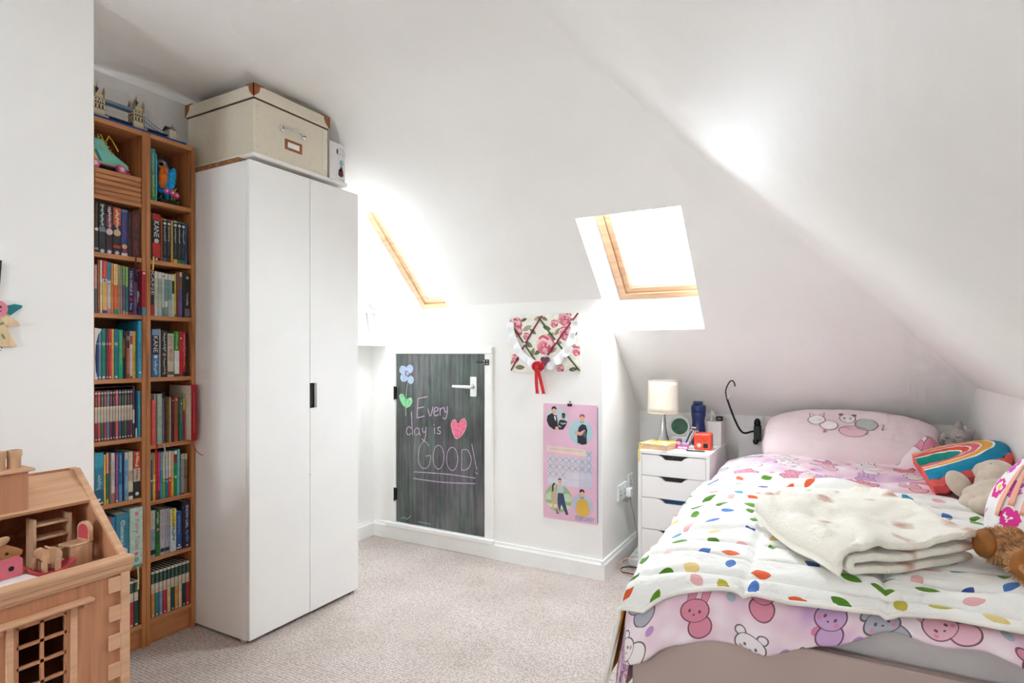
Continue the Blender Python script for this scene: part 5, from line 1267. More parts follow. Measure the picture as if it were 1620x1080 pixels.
# lamp
lp = thing('table_lamp', 'bedside lamp with cream drum shade and flared chrome base', 'lamp', (-.812, 3.125, NZ))
q = MB(); q.lathe([(.058, 0), (.058, .004), (.052, .010), (.034, .030), (.022, .060), (.0155, .100), (.013, .150), (.012, .185), (.012, .20)], (0, 0, 0), 36); q.build('base', CHROME, lp, True)
SHADE = plain('cream_lampshade', (236, 228, 212), .8, var=.02, nscale=80)
q = MB(); q.grid(48, 6, lambda u, v: ((.0815 - .004 * v) * cos(2 * pi * u), (.0815 - .004 * v) * sin(2 * pi * u), .178 + .172 * v)); o = q.build('shade', SHADE, lp, True); o.modifiers.new('s', 'SOLIDIFY').thickness = .0015
for z, r_ in ((.178, .0815), (.350, .0775)):
    q = MB(); q.tube([(r_ * cos(a), r_ * sin(a), z) for a in [2 * pi * k / 40 for k in range(40)]], .0016, 6, True); q.build('shade_ring', C(222, 208, 186), lp, True)
q = MB(); 
for k in range(3): q.tube([(0, 0, .2), (.08 * cos(k * 2.094), .08 * sin(k * 2.094), .19)], .0012, 5)
q.build('shade_spider', CHROME, lp)
# yellow notebook on a peach book
yb = thing('notebook', 'yellow floral notebook with ribbon marker lying at front of drawer unit', 'notebook', (-.810, 3.025, NZ), rotz=radians(-9))
PEACH = C(232, 196, 168)
bx('page_block', PEACH, yb, -.066, .074, -.074, .09, .003, .029, .001)
m, nt, b = base('yellow_floral_print'); tc = N(nt, 'ShaderNodeTexCoord'); vo = N(nt, 'ShaderNodeTexVoronoi'); vo.inputs['Scale'].default_value = 38; L(nt, tc.outputs['Object'], vo.inputs['Vector'])
sx = N(nt, 'ShaderNodeSeparateColor'); L(nt, vo.outputs['Color'], sx.inputs[0]); rr = ramp(nt, sx.outputs[0], [(0, (246, 216, 110)), (.35, (240, 200, 80)), (.55, (236, 214, 206)), (.7, (214, 216, 110)), (.85, (246, 232, 190))], 'CONSTANT'); L(nt, rr.outputs[0], b.inputs['Base Color']); b.inputs['Roughness'].default_value = .5
YFL = m
bx('front_cover', YFL, yb, -.070, .078, -.078, .094, .029, .032, .001); bx('rear_cover', C(240, 226, 190), yb, -.070, .078, -.078, .094, 0, .003, .001); bx('spine', YFL, yb, -.0725, -.069, -.078, .094, .0, .032, .001)
q = MB(); P = [(-.052, -.072, .026), (-.056, -.10, .020), (-.058, -.106, -.006), (-.057, -.108, -.04), (-.060, -.108, -.062)]
for a, c in zip(P, P[1:]): q.poly([(a[0] - .003, a[1], a[2]), (c[0] - .003, c[1], c[2]), (c[0] + .003, c[1], c[2]), (a[0] + .003, a[1], a[2])])
o = q.build('ribbon_marker', C(236, 206, 70), yb, flip=False); o.modifiers.new('s', 'SOLIDIFY').thickness = .0008
# clock
ck = thing('alarm_clock', 'round white sleep clock with dark green face behind the lamp', 'clock', (-.758, 3.27, NZ), rotz=radians(12))
q = MB(); q.lathe([(.030, -.018), (.052, -.016), (.060, -.004), (.060, .006), (.054, .014), (.046, .015), (.044, .010)], (0, 0, .092), 40, ROT('X', 90)); q.build('case', C(232, 230, 226), ck, True)
q = MB(); q.lathe([(.044, 0), (.044, .0015)], (0, -.010, .092), 36, ROT('X', 90)); fc = q.build('face', plain('green_screen', (44, 104, 78), .15, var=.15, nscale=30), ck)
q = MB(); q.mat(C(96, 92, 80)); q.flat(circ(0, .098, .012, .014, 16), lambda a, c: (a, -.0117, c)); q.flat([(-.008, .072), (.008, .072), (.006, .086), (-.006, .086)], lambda a, c: (a, -.0117, c)); q.build('printed_figure', None, fc, flip=False)
q = MB(); q.box(-.05, .05, -.026, .022, 0, .038, .012, 3); st_ = q.build('stand', C(226, 224, 222), ck, True); autosmooth(st_)
q = MB(); q.tube([(.014 * cos(a * .5) * (1 - a * .03), -.028, .018 + .011 * sin(a * .5) * (1 - a * .03)) for a in range(20)], .0014, 6); q.build('swirl', C(120, 130, 160), st_)
# bottle
bt = thing('water_bottle', 'navy blue sports bottle with flip cap standing behind orange cube', 'bottle', (-.652, 3.245, NZ))
NV = plain('navy_plastic', (24, 42, 96), .3, var=.04)
q = MB(); q.lathe([(.034, 0), (.037, .006), (.037, .085), (.034, .105), (.0325, .125), (.0345, .145), (.0375, .160), (.0375, .178), (.035, .182)], (0, 0, 0), 32); q.build('body', NV, bt, True)
q = MB(); q.lathe([(.0385, .182), (.039, .186), (.039, .206), (.036, .214), (.022, .219), (0, .219)], (0, 0, 0), 32); cp = q.build('cap', NV, bt, True); autosmooth(cp)
bx('flip_lid', NV, cp, -.026, .022, -.016, .016, .219, .236, .005, seg=2)
q = MB(); q.grid(10, 1, lambda u, v: (.0378 * cos(-2.6 + .9 * u), .0378 * sin(-2.6 + .9 * u), .092 + .008 * v)); o = q.build('white_mark', C(226, 228, 232), bt, True)
# tissue box
tb = thing('tissue_box', 'white tissue box with a tissue sticking up at back of drawer unit', 'tissue box', (-.592, 3.355, NZ))
bx('box', C(232, 230, 227), tb, -.052, .052, -.075, .075, 0, .125, .002); q = MB(); q.lathe([(1, 0), (1, .0006)], (0, 0, 0), 24)
for i_, v_ in enumerate(q.v): q.v[i_] = Vector((v_.x * .022 - .018, v_.y * .05, v_.z + .1251))
q.build('slot', C(190, 188, 186), tb)
q = MB(); q.grid(18, 10, lambda u, v: (-.018 + (u - .5) * .058 * (1 - .55 * v) + .010 * v, .020 * sin(u * 7 + v * 2) * (1 - .5 * v) + .006 * noi(u * 5, v * 5), .125 + .062 * v * (1 - .35 * abs(u - .45) * 2) - .004)); o = q.build('tissue', plain('tissue_paper', (246, 245, 243), .9, var=.01), tb, True); o.modifiers.new('s', 'SOLIDIFY').thickness = .001
# small black gadget on the tissue box
gd = thing('black_gadget', 'small black digital gadget with white marks lying on tissue box', 'gadget', (-.560, 3.345, NZ + .125))
bx('case', BLACK, gd, -.018, .018, -.02, .02, 0, .026, .008, seg=3); bx('screen', C(40, 44, 50, rough=.15), gd, -.012, .012, -.0205, -.0195, .006, .020, 0)
q = MB(); q.mat(C(210, 214, 220)); q.stroke([(-.008, .010), (-.003, .014), (.001, .010), (.006, .015), (.010, .011)], .0022, lambda a, c: (a, -.0208, c)); q.build('marks', None, gd, flip=False)
# orange cube toy
oc = thing('orange_cube', 'rounded orange-red activity cube in front of the navy bottle', 'toy', (-.600, 3.115, NZ), rotz=radians(2))
ORG = plain('orange_plastic', (232, 74, 40), .35, var=.03)
bx('cube', ORG, oc, -.042, .042, -.042, .042, 0, .084, .010, seg=3)
for x in (-.015, .017):
    q = MB(); q.tube([(x + .012 * cos(a), -.0425, .058 + .012 * sin(a)) for a in [k * 2 * pi / 20 for k in range(20)]], .0018, 6, True); q.build('raised_ring', C(214, 58, 30), oc, True)
q = MB(); q.tube([(.013, -.0425, .050), (.024, -.0425, .068)], .0018, 6); q.build('raised_bar', C(214, 58, 30), oc)
q = MB(); q.lathe([(.011, 0), (.010, .004), (0, .005)], (-.016, -.042, .024), 20, ROT('X', 90)); q.build('button', C(206, 206, 196), oc, True)
bx('dark_window', BLACK, oc, .005, .027, -.0435, -.0415, .012, .036, .001)
# pen pot and its pens
pp = thing('card_holder', 'pink figure-shaped holder beside the orange cube', 'holder', (-.700, 3.075, NZ))
PK = plain('hot_pink_plastic', (226, 70, 150), .4, var=.05)
q = MB(); q.box(-.03, .03, -.016, .022, 0, .014, .005, 2); q.build('base', PK, pp)
q = MB(); q.ell((-.016, -.008, .028), (.012, .011, .013)); hd_ = q.build('head', C(236, 160, 190), pp, True); q = MB(); q.ell((-.016, -.002, .036), (.013, .012, .010)); q.build('hair', C(110, 30, 70), hd_, True)
for x in (-.012, .0, .012, .024): 
    q = MB(); q.ell((x, -.018, .008), (.006, .004, .006)); q.build('white_bead', C(246, 226, 236), pp, True)
q = MB(); q.box(-.004, .032, .006, .024, .012, .03, .003); q.build('cup', C(200, 180, 226), pp)
for k, (col, nm) in enumerate((((176, 182, 206), 'pale blue'), ((60, 66, 72), 'dark grey'), ((206, 202, 200), 'silver'), ((196, 160, 150), 'dusty pink'), ((70, 74, 84), 'slate'))):
    pc = thing('pencil', '%s pencil leaning in the pink holder on the drawer unit' % nm, 'pencil', (-.697 + k * .007, 3.090, NZ + .0145), rot=(0, radians(22 + k * 2), 0), group='pencils in the pink holder')
    q = MB(); q.tube([(0, 0, 0), (0, 0, .088)], .0034, 6); q.build('barrel', C(*col), pc)
    q = MB(); q.tube([(0, 0, .088), (0, 0, .096)], [.0034, .0008], 6); q.build('tip', C(206, 160, 130), pc)
pn = thing('pen', 'slim dark pen lying on the front of the drawer unit', 'pen', (-.620, 3.015, NZ + .0038), rotz=radians(4))
q = MB(); q.tube([(-.045, 0, 0), (.040, 0, 0)], .0037, 10); q.build('barrel', C(44, 48, 56), pn); q = MB(); q.tube([(.040, 0, 0), (.048, 0, 0)], [.0035, .001], 10); q.build('tip', BLACK, pn)
# sockets, plug, extension lead
def socket(y0, z0, w, lab):
    r = thing('wall_socket', lab, 'socket', (XR, y0, z0))
    bx('face_plate', C(240, 240, 238, rough=.3), r, 0, .010, 0, w, 0, .087, .003, seg=2)
    for k in range(2 if w > .12 else 1):
        yy = .035 + k * .065; bx('switch', C(246, 246, 244), r, .010, .013, yy - .006, yy + .006, .060, .076, .001)
        for a, c in ((-.003, .044), (-.014, .024), (.008, .024)): bx('slot', BLACK, r, .0098, .0104, yy + a, yy + a + .006, c, c + .009, 0)
    return r
socket(3.055, .345, .147, 'white double wall socket on the boxed wall beside the drawer unit')
socket(3.235, .372, .086, 'white single wall socket nearest to the drawer unit back')
pg = thing('plug', 'white plug pushed into the double wall socket', 'plug', (XR + .0125, 3.185, .372)); bx('body', C(244, 244, 242), pg, 0, .03, -.024, .024, -.02, .026, .006, seg=2)
q = MB(); q.tube([(.018, 0, -.018), (.020, .02, -.08), (.024, .06, -.16), (.03, .10, -.25), (.03, .10, -.345)], .003, 6); q.build('cable', C(176, 160, 144), pg, True)
pg2 = thing('usb_adapter', 'tiny white adapter below the double wall socket', 'adapter', (XR, 3.235, .318)); bx('body', C(246, 246, 244), pg2, 0, .012, -.02, .02, 0, .02, .003); bx('port', BLACK, pg2, .0118, .0124, -.01, .01, .006, .012, 0)
ex_ = thing('extension_lead', 'white extension socket strip on the carpet beside the drawer unit', 'extension lead', (-.968, 3.16, 0), rotz=radians(4))
bx('strip', C(236, 234, 230), ex_, -.027, .027, -.08, .16, 0, .042, .006, seg=2)
for y in (-.045, .02): bx('outlet', C(214, 212, 208), ex_, -.02, .02, y - .02, y + .02, .0415, .0432, .001)
def cord(name, lab, pts, col, r_=.0028):
    P = []
    for i in range(len(pts) - 1):
        p0, p1, p2, p3 = [Vector(pts[max(0, min(len(pts) - 1, i + d_))]) for d_ in (-1, 0, 1, 2)]
        for j in range(6):
            t = j / 6; P.append(.5 * ((2 * p1) + (p2 - p0) * t + (2 * p0 - 5 * p1 + 4 * p2 - p3) * t * t + (3 * p1 - p0 - 3 * p2 + p3) * t ** 3))
    P.append(Vector(pts[-1])); q = MB(); q.tube(P, r_, 6); return props(q.build(name, C(*col), None, True), lab, 'cable')
cord('charging_cable', 'thin pink cable looping from the extension lead on carpet', [(-.955, 3.075, .052), (-.99, 3.045, .05), (-1.012, 3.02, .03), (-1.005, 2.99, .006), (-.97, 2.955, .004), (-.93, 2.94, .004), (-.90, 2.915, .004)], (236, 168, 160))
cord('mains_cable', 'black cable curling on the carpet by the baseboard corner', [(-.925, 3.06, .005), (-.985, 3.045, .005), (-1.005, 3.01, .004), (-.985, 2.965, .004), (-.94, 2.945, .0105), (-.90, 2.95, .004), (-.87, 2.93, .004)], (34, 32, 32))
# clamp-on reading light on the headboard
rl = thing('reading_light', 'black gooseneck clip-on reading light on the headboard beside pillow', 'reading light', (-.372, 3.405, .70))
bx('clamp', BLACK, rl, -.018, .018, -.035, .005, -.02, .066, .008, seg=3)
q = MB(); q.ell((0, -.025, .078), (.017, .014, .026)); q.build('clamp_knob', BLACK, rl, True)
q = MB(); q.ell((-.008, -.03, -.02), (.014, .012, .018)); q.build('battery_pod', BLACK, rl, True)
def curve(pts, n=8):
    P = []
    for i in range(len(pts) - 1):
        p0, p1, p2, p3 = [Vector(pts[max(0, min(len(pts) - 1, i + d_))]) for d_ in (-1, 0, 1, 2)]
        for j in range(n):
            t = j / n; P.append(.5 * ((2 * p1) + (p2 - p0) * t + (2 * p0 - 5 * p1 + 4 * p2 - p3) * t * t + (3 * p1 - p0 - 3 * p2 + p3) * t ** 3))
    return P + [Vector(pts[-1])]
q = MB(); q.tube(curve([(-.004, -.030, .035), (-.024, -.035, .033), (-.067, -.075, .029), (-.098, -.125, .096), (-.130, -.185, .216)]), .0052, 8); q.build('gooseneck', BLACK, rl, True)
hd_ = MB(); hd_.tube(curve([(-.130, -.185, .21), (-.132, -.21, .255), (-.118, -.235, .290), (-.100, -.250, .312), (-.086, -.252, .306), (-.080, -.250, .284)]), .0034, 8); lh_ = hd_.build('lamp_head', BLACK, rl, True)
q = MB(); q.tube(curve([(-.090, -.250, .302), (-.088, -.246, .275), (-.100, -.230, .245), (-.126, -.196, .215)]), .0024, 6); q.build('light_strip', C(226, 222, 220), lh_, True)
# ================================================================== bed
BX0, BX1, BY0, BY1 = -.485, .50, 1.545, 3.448
bed = thing('bed', 'white single bed with low footboard in the right-hand corner', 'bed', ((BX0 + BX1) / 2, (BY0 + BY1) / 2, 0))
O = Vector(bed.location)
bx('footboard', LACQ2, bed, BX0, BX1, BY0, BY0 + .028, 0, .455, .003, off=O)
q = MB(O); r_ = .05
pts = [(BX0 + .012, 0), (BX1, 0), (BX1, .742)] + [(BX0 + .012 + r_ - r_ * sin(k * pi / 16), .742 - r_ + r_ * cos(k * pi / 16)) for k in range(9)]
q.prism([(x, BY1 - .03, z) for x, z in pts], (0, .03, 0)); q.build('headboard', LACQ, bed)
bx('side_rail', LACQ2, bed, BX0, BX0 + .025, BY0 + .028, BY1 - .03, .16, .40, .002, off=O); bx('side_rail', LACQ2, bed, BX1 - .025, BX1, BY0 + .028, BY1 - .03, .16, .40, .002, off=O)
for k in range(10): bx('slat', BEECH, bed, BX0 + .025, BX1 - .025, BY0 + .08 + k * .18, BY0 + .15 + k * .18, .262, .28, .001, off=O)
q = MB(O); q.lathe([(.0085, 0), (.008, .002), (.005, .003), (.004, .0015), (0, .0015)], (BX0 + .016, BY0, .402), 20, ROT('X', 90)); q.build('bolt_cap', C(126, 62, 106), bed)
MT = plain('mattress_ticking', (214, 206, 204), .85, var=.03, bmp=.1)
props(bx('mattress', MT, None, BX0 + .03, BX1 - .028, 1.60, BY1 - .04, .2802, .535, .03, seg=3), 'white mattress under the bedding, its end showing above the footboard', 'mattress')

def top_z(x, y):
    t = max(0, min(1, (y - 1.6) / 1.4)); t = t * t * (3 - 2 * t)
    return .560 + .078 * t + .006 * noi(x * 5, y * 5, 1.3) + .015 * noi(x * 3.1, y * 4.6, 2) + .012 * noi(x * 2 + y * 5, y * 9, 5)
def drape(s, t, xe, ye, R, lift, fl=.16, fold=0):
    """cloth over the mattress: s, t are measured along the cloth, 0 where it starts to bend over the edge"""
    def one(s):
        if s >= 0: return R + s, 0.0, 0.0
        a = -s / R
        if a < pi / 2: return R - R * sin(a), R * (1 - cos(a)), 0.0
        l = -s - R * pi / 2
        return -fl * l, R + l, l
    px, dx, lx = one(s); py, dy, ly = one(t)
    x = xe + px; y = ye + py
    if fold:
        w = sin((t if lx > ly else s) * 27 + 1) * .5 + sin((t if lx > ly else s) * 11 + 2) * .7
        if lx > 0: x -= fold * w * min(1, lx * 6)
        if ly > 0: y -= fold * w * min(1, ly * 8) * .8
    sl = .045 * math.exp(-max(s, 0) / .09) + .022 * math.exp(-max(t, 0) / .07)
    return Vector((x, y, top_z(max(x, xe + R), max(y, ye + R)) + lift - sl - hypot(dx, dy)))
def cloth_mat(name):
    m, nt, b = base(name); uv = N(nt, 'ShaderNodeUVMap'); b.inputs['Roughness'].default_value = .85; b.inputs['Specular IOR Level'].default_value = .2; b.inputs['Sheen Weight'].default_value = .15
    return m, nt, b, uv
def vmath(nt, op, a, b_=None, c=None):
    n = N(nt, 'ShaderNodeVectorMath', operation=op)
    for i, v in enumerate((a, b_)):
        if v is None: continue
        if hasattr(v, 'is_linked') or hasattr(v, 'links'): L(nt, v, n.inputs[i])
        else: n.inputs[i].default_value = v
    if c is not None: n.inputs['Scale'].default_value = c
    return n
def mth(nt, op, a, b_=None, c=None):
    n = N(nt, 'ShaderNodeMath', operation=op)
    for i, v in enumerate((a, b_, c)):
        if v is None: continue
        if hasattr(v, 'links'): L(nt, v, n.inputs[i])
        else: n.inputs[i].default_value = v
    return n.outputs[0]
def cells_of(nt, vec, scale, rnd, off=(0, 0, 0)):
    """voronoi cells: returns local coordinate (cell units) and three random numbers"""
    sc = vmath(nt, 'MULTIPLY_ADD', vec); sc.inputs[1].default_value = (scale, scale, 0); sc.inputs[2].default_value = off
    vo = N(nt, 'ShaderNodeTexVoronoi', voronoi_dimensions='2D'); vo.inputs['Scale'].default_value = 1; vo.inputs['Randomness'].default_value = rnd
    L(nt, sc.outputs[0], vo.inputs['Vector'])
    loc = vmath(nt, 'SUBTRACT', sc.outputs[0], vo.outputs['Position'])
    se = N(nt, 'ShaderNodeSeparateColor'); L(nt, vo.outputs['Color'], se.inputs[0])
    flat = vmath(nt, 'MULTIPLY', loc.outputs[0], (1, 1, 0))
    return flat.outputs[0], se.outputs[0], se.outputs[1], se.outputs[2]
def rotz(nt, vec, ang):
    r = N(nt, 'ShaderNodeVectorRotate', rotation_type='Z_AXIS'); L(nt, vec, r.inputs['Vector']); L(nt, ang, r.inputs['Angle']); return r.outputs[0]
def dist(nt, vec, c, sc=(1, 1, 1)):
    d = vmath(nt, 'SUBTRACT', vec, c); s_ = vmath(nt, 'MULTIPLY', d.outputs[0], sc); l = N(nt, 'ShaderNodeVectorMath', operation='LENGTH'); L(nt, s_.outputs[0], l.inputs[0]); return l.outputs['Value']
def mixc(nt, fac, a, b_):
    m = N(nt, 'ShaderNodeMixRGB')
    for i, v in ((0, fac), (1, a), (2, b_)):
        if hasattr(v, 'links'): L(nt, v, m.inputs[i])
        elif i == 0: m.inputs[0].default_value = v
        else: m.inputs[i].default_value = lin(v)
    return m.outputs[0]
# leaf print quilt
m, nt, b, uv = cloth_mat('leaf_print_quilt')
loc, ra, rb_, rc = cells_of(nt, uv.outputs[0], 11.4, .5)
p = rotz(nt, loc, mth(nt, 'MULTIPLY', ra, 6.283))
d1 = dist(nt, p, (.20, 0, 0)); d2 = dist(nt, p, (-.20, 0, 0))
lf = mth(nt, 'LESS_THAN', mth(nt, 'MAXIMUM', d1, d2), .35)
lf = mth(nt, 'MULTIPLY', lf, mth(nt, 'GREATER_THAN', rb_, .03))
colr = ramp(nt, rc, [(0, (92, 142, 34)), (.24, (78, 128, 30)), (.36, (226, 98, 56)), (.48, (76, 120, 190)), (.58, (58, 148, 178)), (.66, (190, 176, 66)), (.76, (232, 176, 178)), (.86, (226, 200, 130)), (.94, (60, 84, 150))], 'CONSTANT')
nn = N(nt, 'ShaderNodeTexNoise'); nn.inputs['Scale'].default_value = 4; L(nt, uv.outputs[0], nn.inputs['Vector'])
bgc = ramp(nt, nn.outputs[0], [(.3, (240, 238, 232)), (.7, (247, 246, 242))])
L(nt, mixc(nt, lf, bgc.outputs[0], colr.outputs[0]), b.inputs['Base Color'])
nn2 = N(nt, 'ShaderNodeTexNoise'); nn2.inputs['Scale'].default_value = 30; nn2.inputs['Detail'].default_value = 5; L(nt, uv.outputs[0], nn2.inputs['Vector']); bump(nt, b, nn2.outputs[0], .75, .010)
QUILT = m
# cartoon animal print duvet
def animal_print(name, scale, bgc1, bgc2):
    m, nt, b, uv = cloth_mat(name)
    loc, ra, rb_, rc = cells_of(nt, uv.outputs[0], scale, .62)
    p = rotz(nt, loc, mth(nt, 'MULTIPLY', mth(nt, 'SUBTRACT', ra, .5), 1.6))
    head = mth(nt, 'SUBTRACT', dist(nt, p, (0, 0, 0), (1, 1.25, 1)), .25)
    long_ear = mth(nt, 'GREATER_THAN', rb_, .5)
    def ear(x):
        a = mth(nt, 'SUBTRACT', dist(nt, p, (x, .30, 0), (2.6, .9, 1)), .19)
        c = mth(nt, 'SUBTRACT', dist(nt, p, (x * 1.5, .20, 0), (1, 1, 1)), .085)
        return mth(nt, 'ADD', mth(nt, 'MULTIPLY', a, long_ear), mth(nt, 'MULTIPLY', c, mth(nt, 'SUBTRACT', 1.0, long_ear)))
    body = mth(nt, 'SUBTRACT', dist(nt, p, (.16, -.26, 0), (1, 1, 1)), .20)
    d = mth(nt, 'MINIMUM', mth(nt, 'MINIMUM', head, body), mth(nt, 'MINIMUM', ear(-.12), ear(.12)))
    fill = mth(nt, 'LESS_THAN', d, 0)
    line = mth(nt, 'LESS_THAN', mth(nt, 'ABSOLUTE', d), .013)
    hl = mth(nt, 'LESS_THAN', mth(nt, 'ABSOLUTE', head), .008); line = mth(nt, 'MAXIMUM', line, hl)
    eye = mth(nt, 'LESS_THAN', mth(nt, 'MINIMUM', dist(nt, p, (-.09, -.01, 0), (1, .8, 1)), dist(nt, p, (.09, -.01, 0), (1, .8, 1))), .024)
    nose = mth(nt, 'LESS_THAN', dist(nt, p, (0, -.07, 0), (1, 1.5, 1)), .022)
    chk = mth(nt, 'LESS_THAN', mth(nt, 'MINIMUM', dist(nt, p, (-.15, -.07, 0)), dist(nt, p, (.15, -.07, 0))), .035)
    ink = mth(nt, 'MAXIMUM', line, mth(nt, 'MAXIMUM', eye, nose))
    colr = ramp(nt, rc, [(0, (240, 232, 234)), (.26, (218, 140, 160)), (.45, (232, 184, 198)), (.64, (178, 178, 188)), (.74, (204, 166, 206)), (.86, (244, 236, 234))], 'CONSTANT')
    nn = N(nt, 'ShaderNodeTexNoise'); nn.inputs['Scale'].default_value = 7; L(nt, uv.outputs[0], nn.inputs['Vector'])
    bgr = ramp(nt, nn.outputs[0], [(.40, bgc1), (.55, bgc2), (.68, (208, 172, 208))])
    # little hearts and dots between the animals
    l2, sa, sb_, sc_ = cells_of(nt, uv.outputs[0], scale * 2.1, .9, (3.3, 1.7, 0))
    dot = mth(nt, 'MULTIPLY', mth(nt, 'LESS_THAN', dist(nt, l2, (0, 0, 0)), .17), mth(nt, 'GREATER_THAN', sa, .55))
    dcol = ramp(nt, sb_, [(0, (214, 132, 160)), (.4, (176, 186, 196)), (.7, (190, 150, 200)), (.9, (232, 206, 130))], 'CONSTANT')
    c0 = mixc(nt, dot, bgr.outputs[0], dcol.outputs[0])
    c1 = mixc(nt, fill, c0, colr.outputs[0]); c2 = mixc(nt, mth(nt, 'MULTIPLY', mth(nt, 'MULTIPLY', chk, fill), .7), c1, (226, 130, 150)); c3 = mixc(nt, mth(nt, 'MULTIPLY', ink, .85), c2, (92, 54, 68))
    L(nt, c3, b.inputs['Base Color'])
    nn2 = N(nt, 'ShaderNodeTexNoise'); nn2.inputs['Scale'].default_value = 26; nn2.inputs['Detail'].default_value = 5; L(nt, uv.outputs[0], nn2.inputs['Vector']); bump(nt, b, nn2.outputs[0], .3, .008)
    return m
DUVET = animal_print('animal_print_duvet', 7.0, (247, 232, 237), (235, 204, 216))
MUST = plain('mustard_lining', (206, 150, 50), .85, var=.08, bmp=.1)

# duvet
dXE, dYE = -.500, 1.540
S0, S1, T1_ = -.36, .505 - (-.500 + .055), 3.16 - (1.540 + .055)
def duv(u, v):
    s = S0 + (S1 - S0) * u
    t0 = -.215 + .085 * max(0, min(1, (s + .05) / .5)) + .05 * max(0, min(1, (s - .3) / .3)) + .016 * sin(s * 14) + .008 * sin(s * 37)
    t = t0 + (T1_ + .02 * sin(s * 7) - t0) * v
    p = drape(s, t, dXE, dYE, .055, .028, .10, .020)
    if t < -.02: p.z += .012 * noi(s * 9, t * 6, 4); p.y -= .018 * abs(noi(s * 13, t * 4, 7)) * min(1, (-.02 - t) * 12)
    x, y = p.x, p.y
    inside = max(0, min(1, min(s, t) * 8 + .4))
    p.z += inside * .018 * abs(noi(x * 5, y * 11, 8)) * max(0, min(1, (y - 2.3) / .2))
    p.z += .15 * max(0, 1 - hypot((x - .34) / .11, (y - 3.04) / .07)) ** .9
    e = (y - 3.08) / .08
    if e > 0: p.z -= .03 * e * e
    if s > S1 - .06: p.z += .01
    return p
def duv_uv(u, v): return ((S1 - S0) * u, 1.8 * v)
q = MB(); q.grid(90, 130, duv, duv_uv); dv = q.build('duvet', DUVET, None, True, flip=False)
md = dv.modifiers.new('s', 'SOLIDIFY'); md.thickness = .022; md.offset = -1; md = dv.modifiers.new('ss', 'SUBSURF'); md.levels = 1; md.render_levels = 1
props(dv, 'pink duvet printed with cartoon animals, its end hanging over the footboard', 'duvet')
# quilt
qXE, qYE, qR = -.512, 1.532, .062
Q0, Q1 = -.345, .512 - (qXE + qR)
def qlt(u, v):
    s = Q0 + (Q1 - Q0) * u
    t0 = -.115 + .022 * sin(s * 6 + .4) + .03 * max(0, min(1, s / .2)) + .055 * max(0, min(1, (s - .35) / .3))
    t1 = 2.46 + .05 * sin(s * 5 + 1) + .02 * sin(s * 17) - (qYE + qR)
    t = t0 + (t1 - t0) * v
    p = drape(s, t, qXE, qYE, qR, .056, .20, .010)
    inside = max(0, min(1, min(s, t) * 8 + .4))
    p.z += inside * .008 * noi(p.x * 10, p.y * 16, 9)
    # stitched seams
    k = abs((t / .105 + .5) % 1 - .5) * .105; j = abs(((s + .05) / .30 + .5) % 1 - .5) * .30
    puff = (1 - math.exp(-(k / .011) ** 2)) * (1 - .8 * math.exp(-(j / .010) ** 2))
    off = .015 * (puff - 1)
    if s < -.05: p.x -= off * -1 * .5
    p.z += off * max(0, min(1, s * 10 + 1))
    hem = min(v * (t1 - t0), (1 - v) * (t1 - t0))
    if hem < .012: p.z += .004
    return p
q = MB(); q.grid(130, 190, qlt, lambda u, v: ((Q1 - Q0) * u, 1.02 * v))
q.mats = [QUILT, MUST]; ql = q.build('quilt', None, None, True, flip=False)
md = ql.modifiers.new('s', 'SOLIDIFY'); md.thickness = .012; md.offset = -1; md.material_offset = 1; md.material_offset_rim = 0
props(ql, 'white quilted bedspread printed with colourful leaves over the foot of bed', 'quilt')
q = MB(); q.tube([qlt(u / 110, 0.004) + Vector((0, -.003, -.002)) for u in range(111)], .006, 8); q.build('hem_piping', plain('white_piping', (240, 236, 228), .8), ql, True)
# care label at the hem
q = MB(); q.grid(4, 3, lambda u, v: (.375 + .065 * u, 1.532 - .012 * v, .485 - .045 * v + .004 * u)); o = q.build('care_label', plain('white_label', (238, 238, 236), .7), ql); o.modifiers.new('s', 'SOLIDIFY').thickness = .0006

# fleece blanket, folded in a stack
m, nt, b = base('cream_fleece'); tc = N(nt, 'ShaderNodeTexCoord')
vo = N(nt, 'ShaderNodeTexVoronoi', voronoi_dimensions='2D'); vo.inputs['Scale'].default_value = 9; vo.inputs['Randomness'].default_value = 1
n0 = N(nt, 'ShaderNodeTexNoise'); n0.inputs['Scale'].default_value = 22; L(nt, tc.outputs['Object'], n0.inputs['Vector'])
ws = vmath(nt, 'SCALE', n0.outputs['Color'], None, .05); wa = vmath(nt, 'ADD', tc.outputs['Object'], ws.outputs[0]); L(nt, wa.outputs[0], vo.inputs['Vector'])
sp_ = ramp(nt, vo.outputs['Distance'], [(.06, (1, 1, 1, 1)), (.26, (0, 0, 0, 1))]); se = N(nt, 'ShaderNodeSeparateColor'); L(nt, vo.outputs['Color'], se.inputs[0])
fac = mth(nt, 'MULTIPLY', sp_.outputs[0], mth(nt, 'GREATER_THAN', se.outputs[0], .5)); fac = mth(nt, 'MULTIPLY', fac, .8)
L(nt, mixc(nt, fac, (247, 241, 228), (190, 118, 72)), b.inputs['Base Color']); b.inputs['Roughness'].default_value = .95; b.inputs['Sheen Weight'].default_value = .5
n3 = N(nt, 'ShaderNodeTexNoise'); n3.inputs['Scale'].default_value = 160; n3.inputs['Detail'].default_value = 4; L(nt, tc.outputs['Object'], n3.inputs['Vector']); bump(nt, b, n3.outputs[0], .6, .006)
FLEECE = m
F0 = Vector((.015, 1.600, 0)); E1 = Vector((.72, .69, 0)).normalized(); E2 = Vector((-.54, .84, 0)).normalized()
def arc(c, r, a0, a1, n=8): return [(c[0] + r * cos(a0 + (a1 - a0) * k / n), c[1] + r * sin(a0 + (a1 - a0) * k / n)) for k in range(n + 1)]
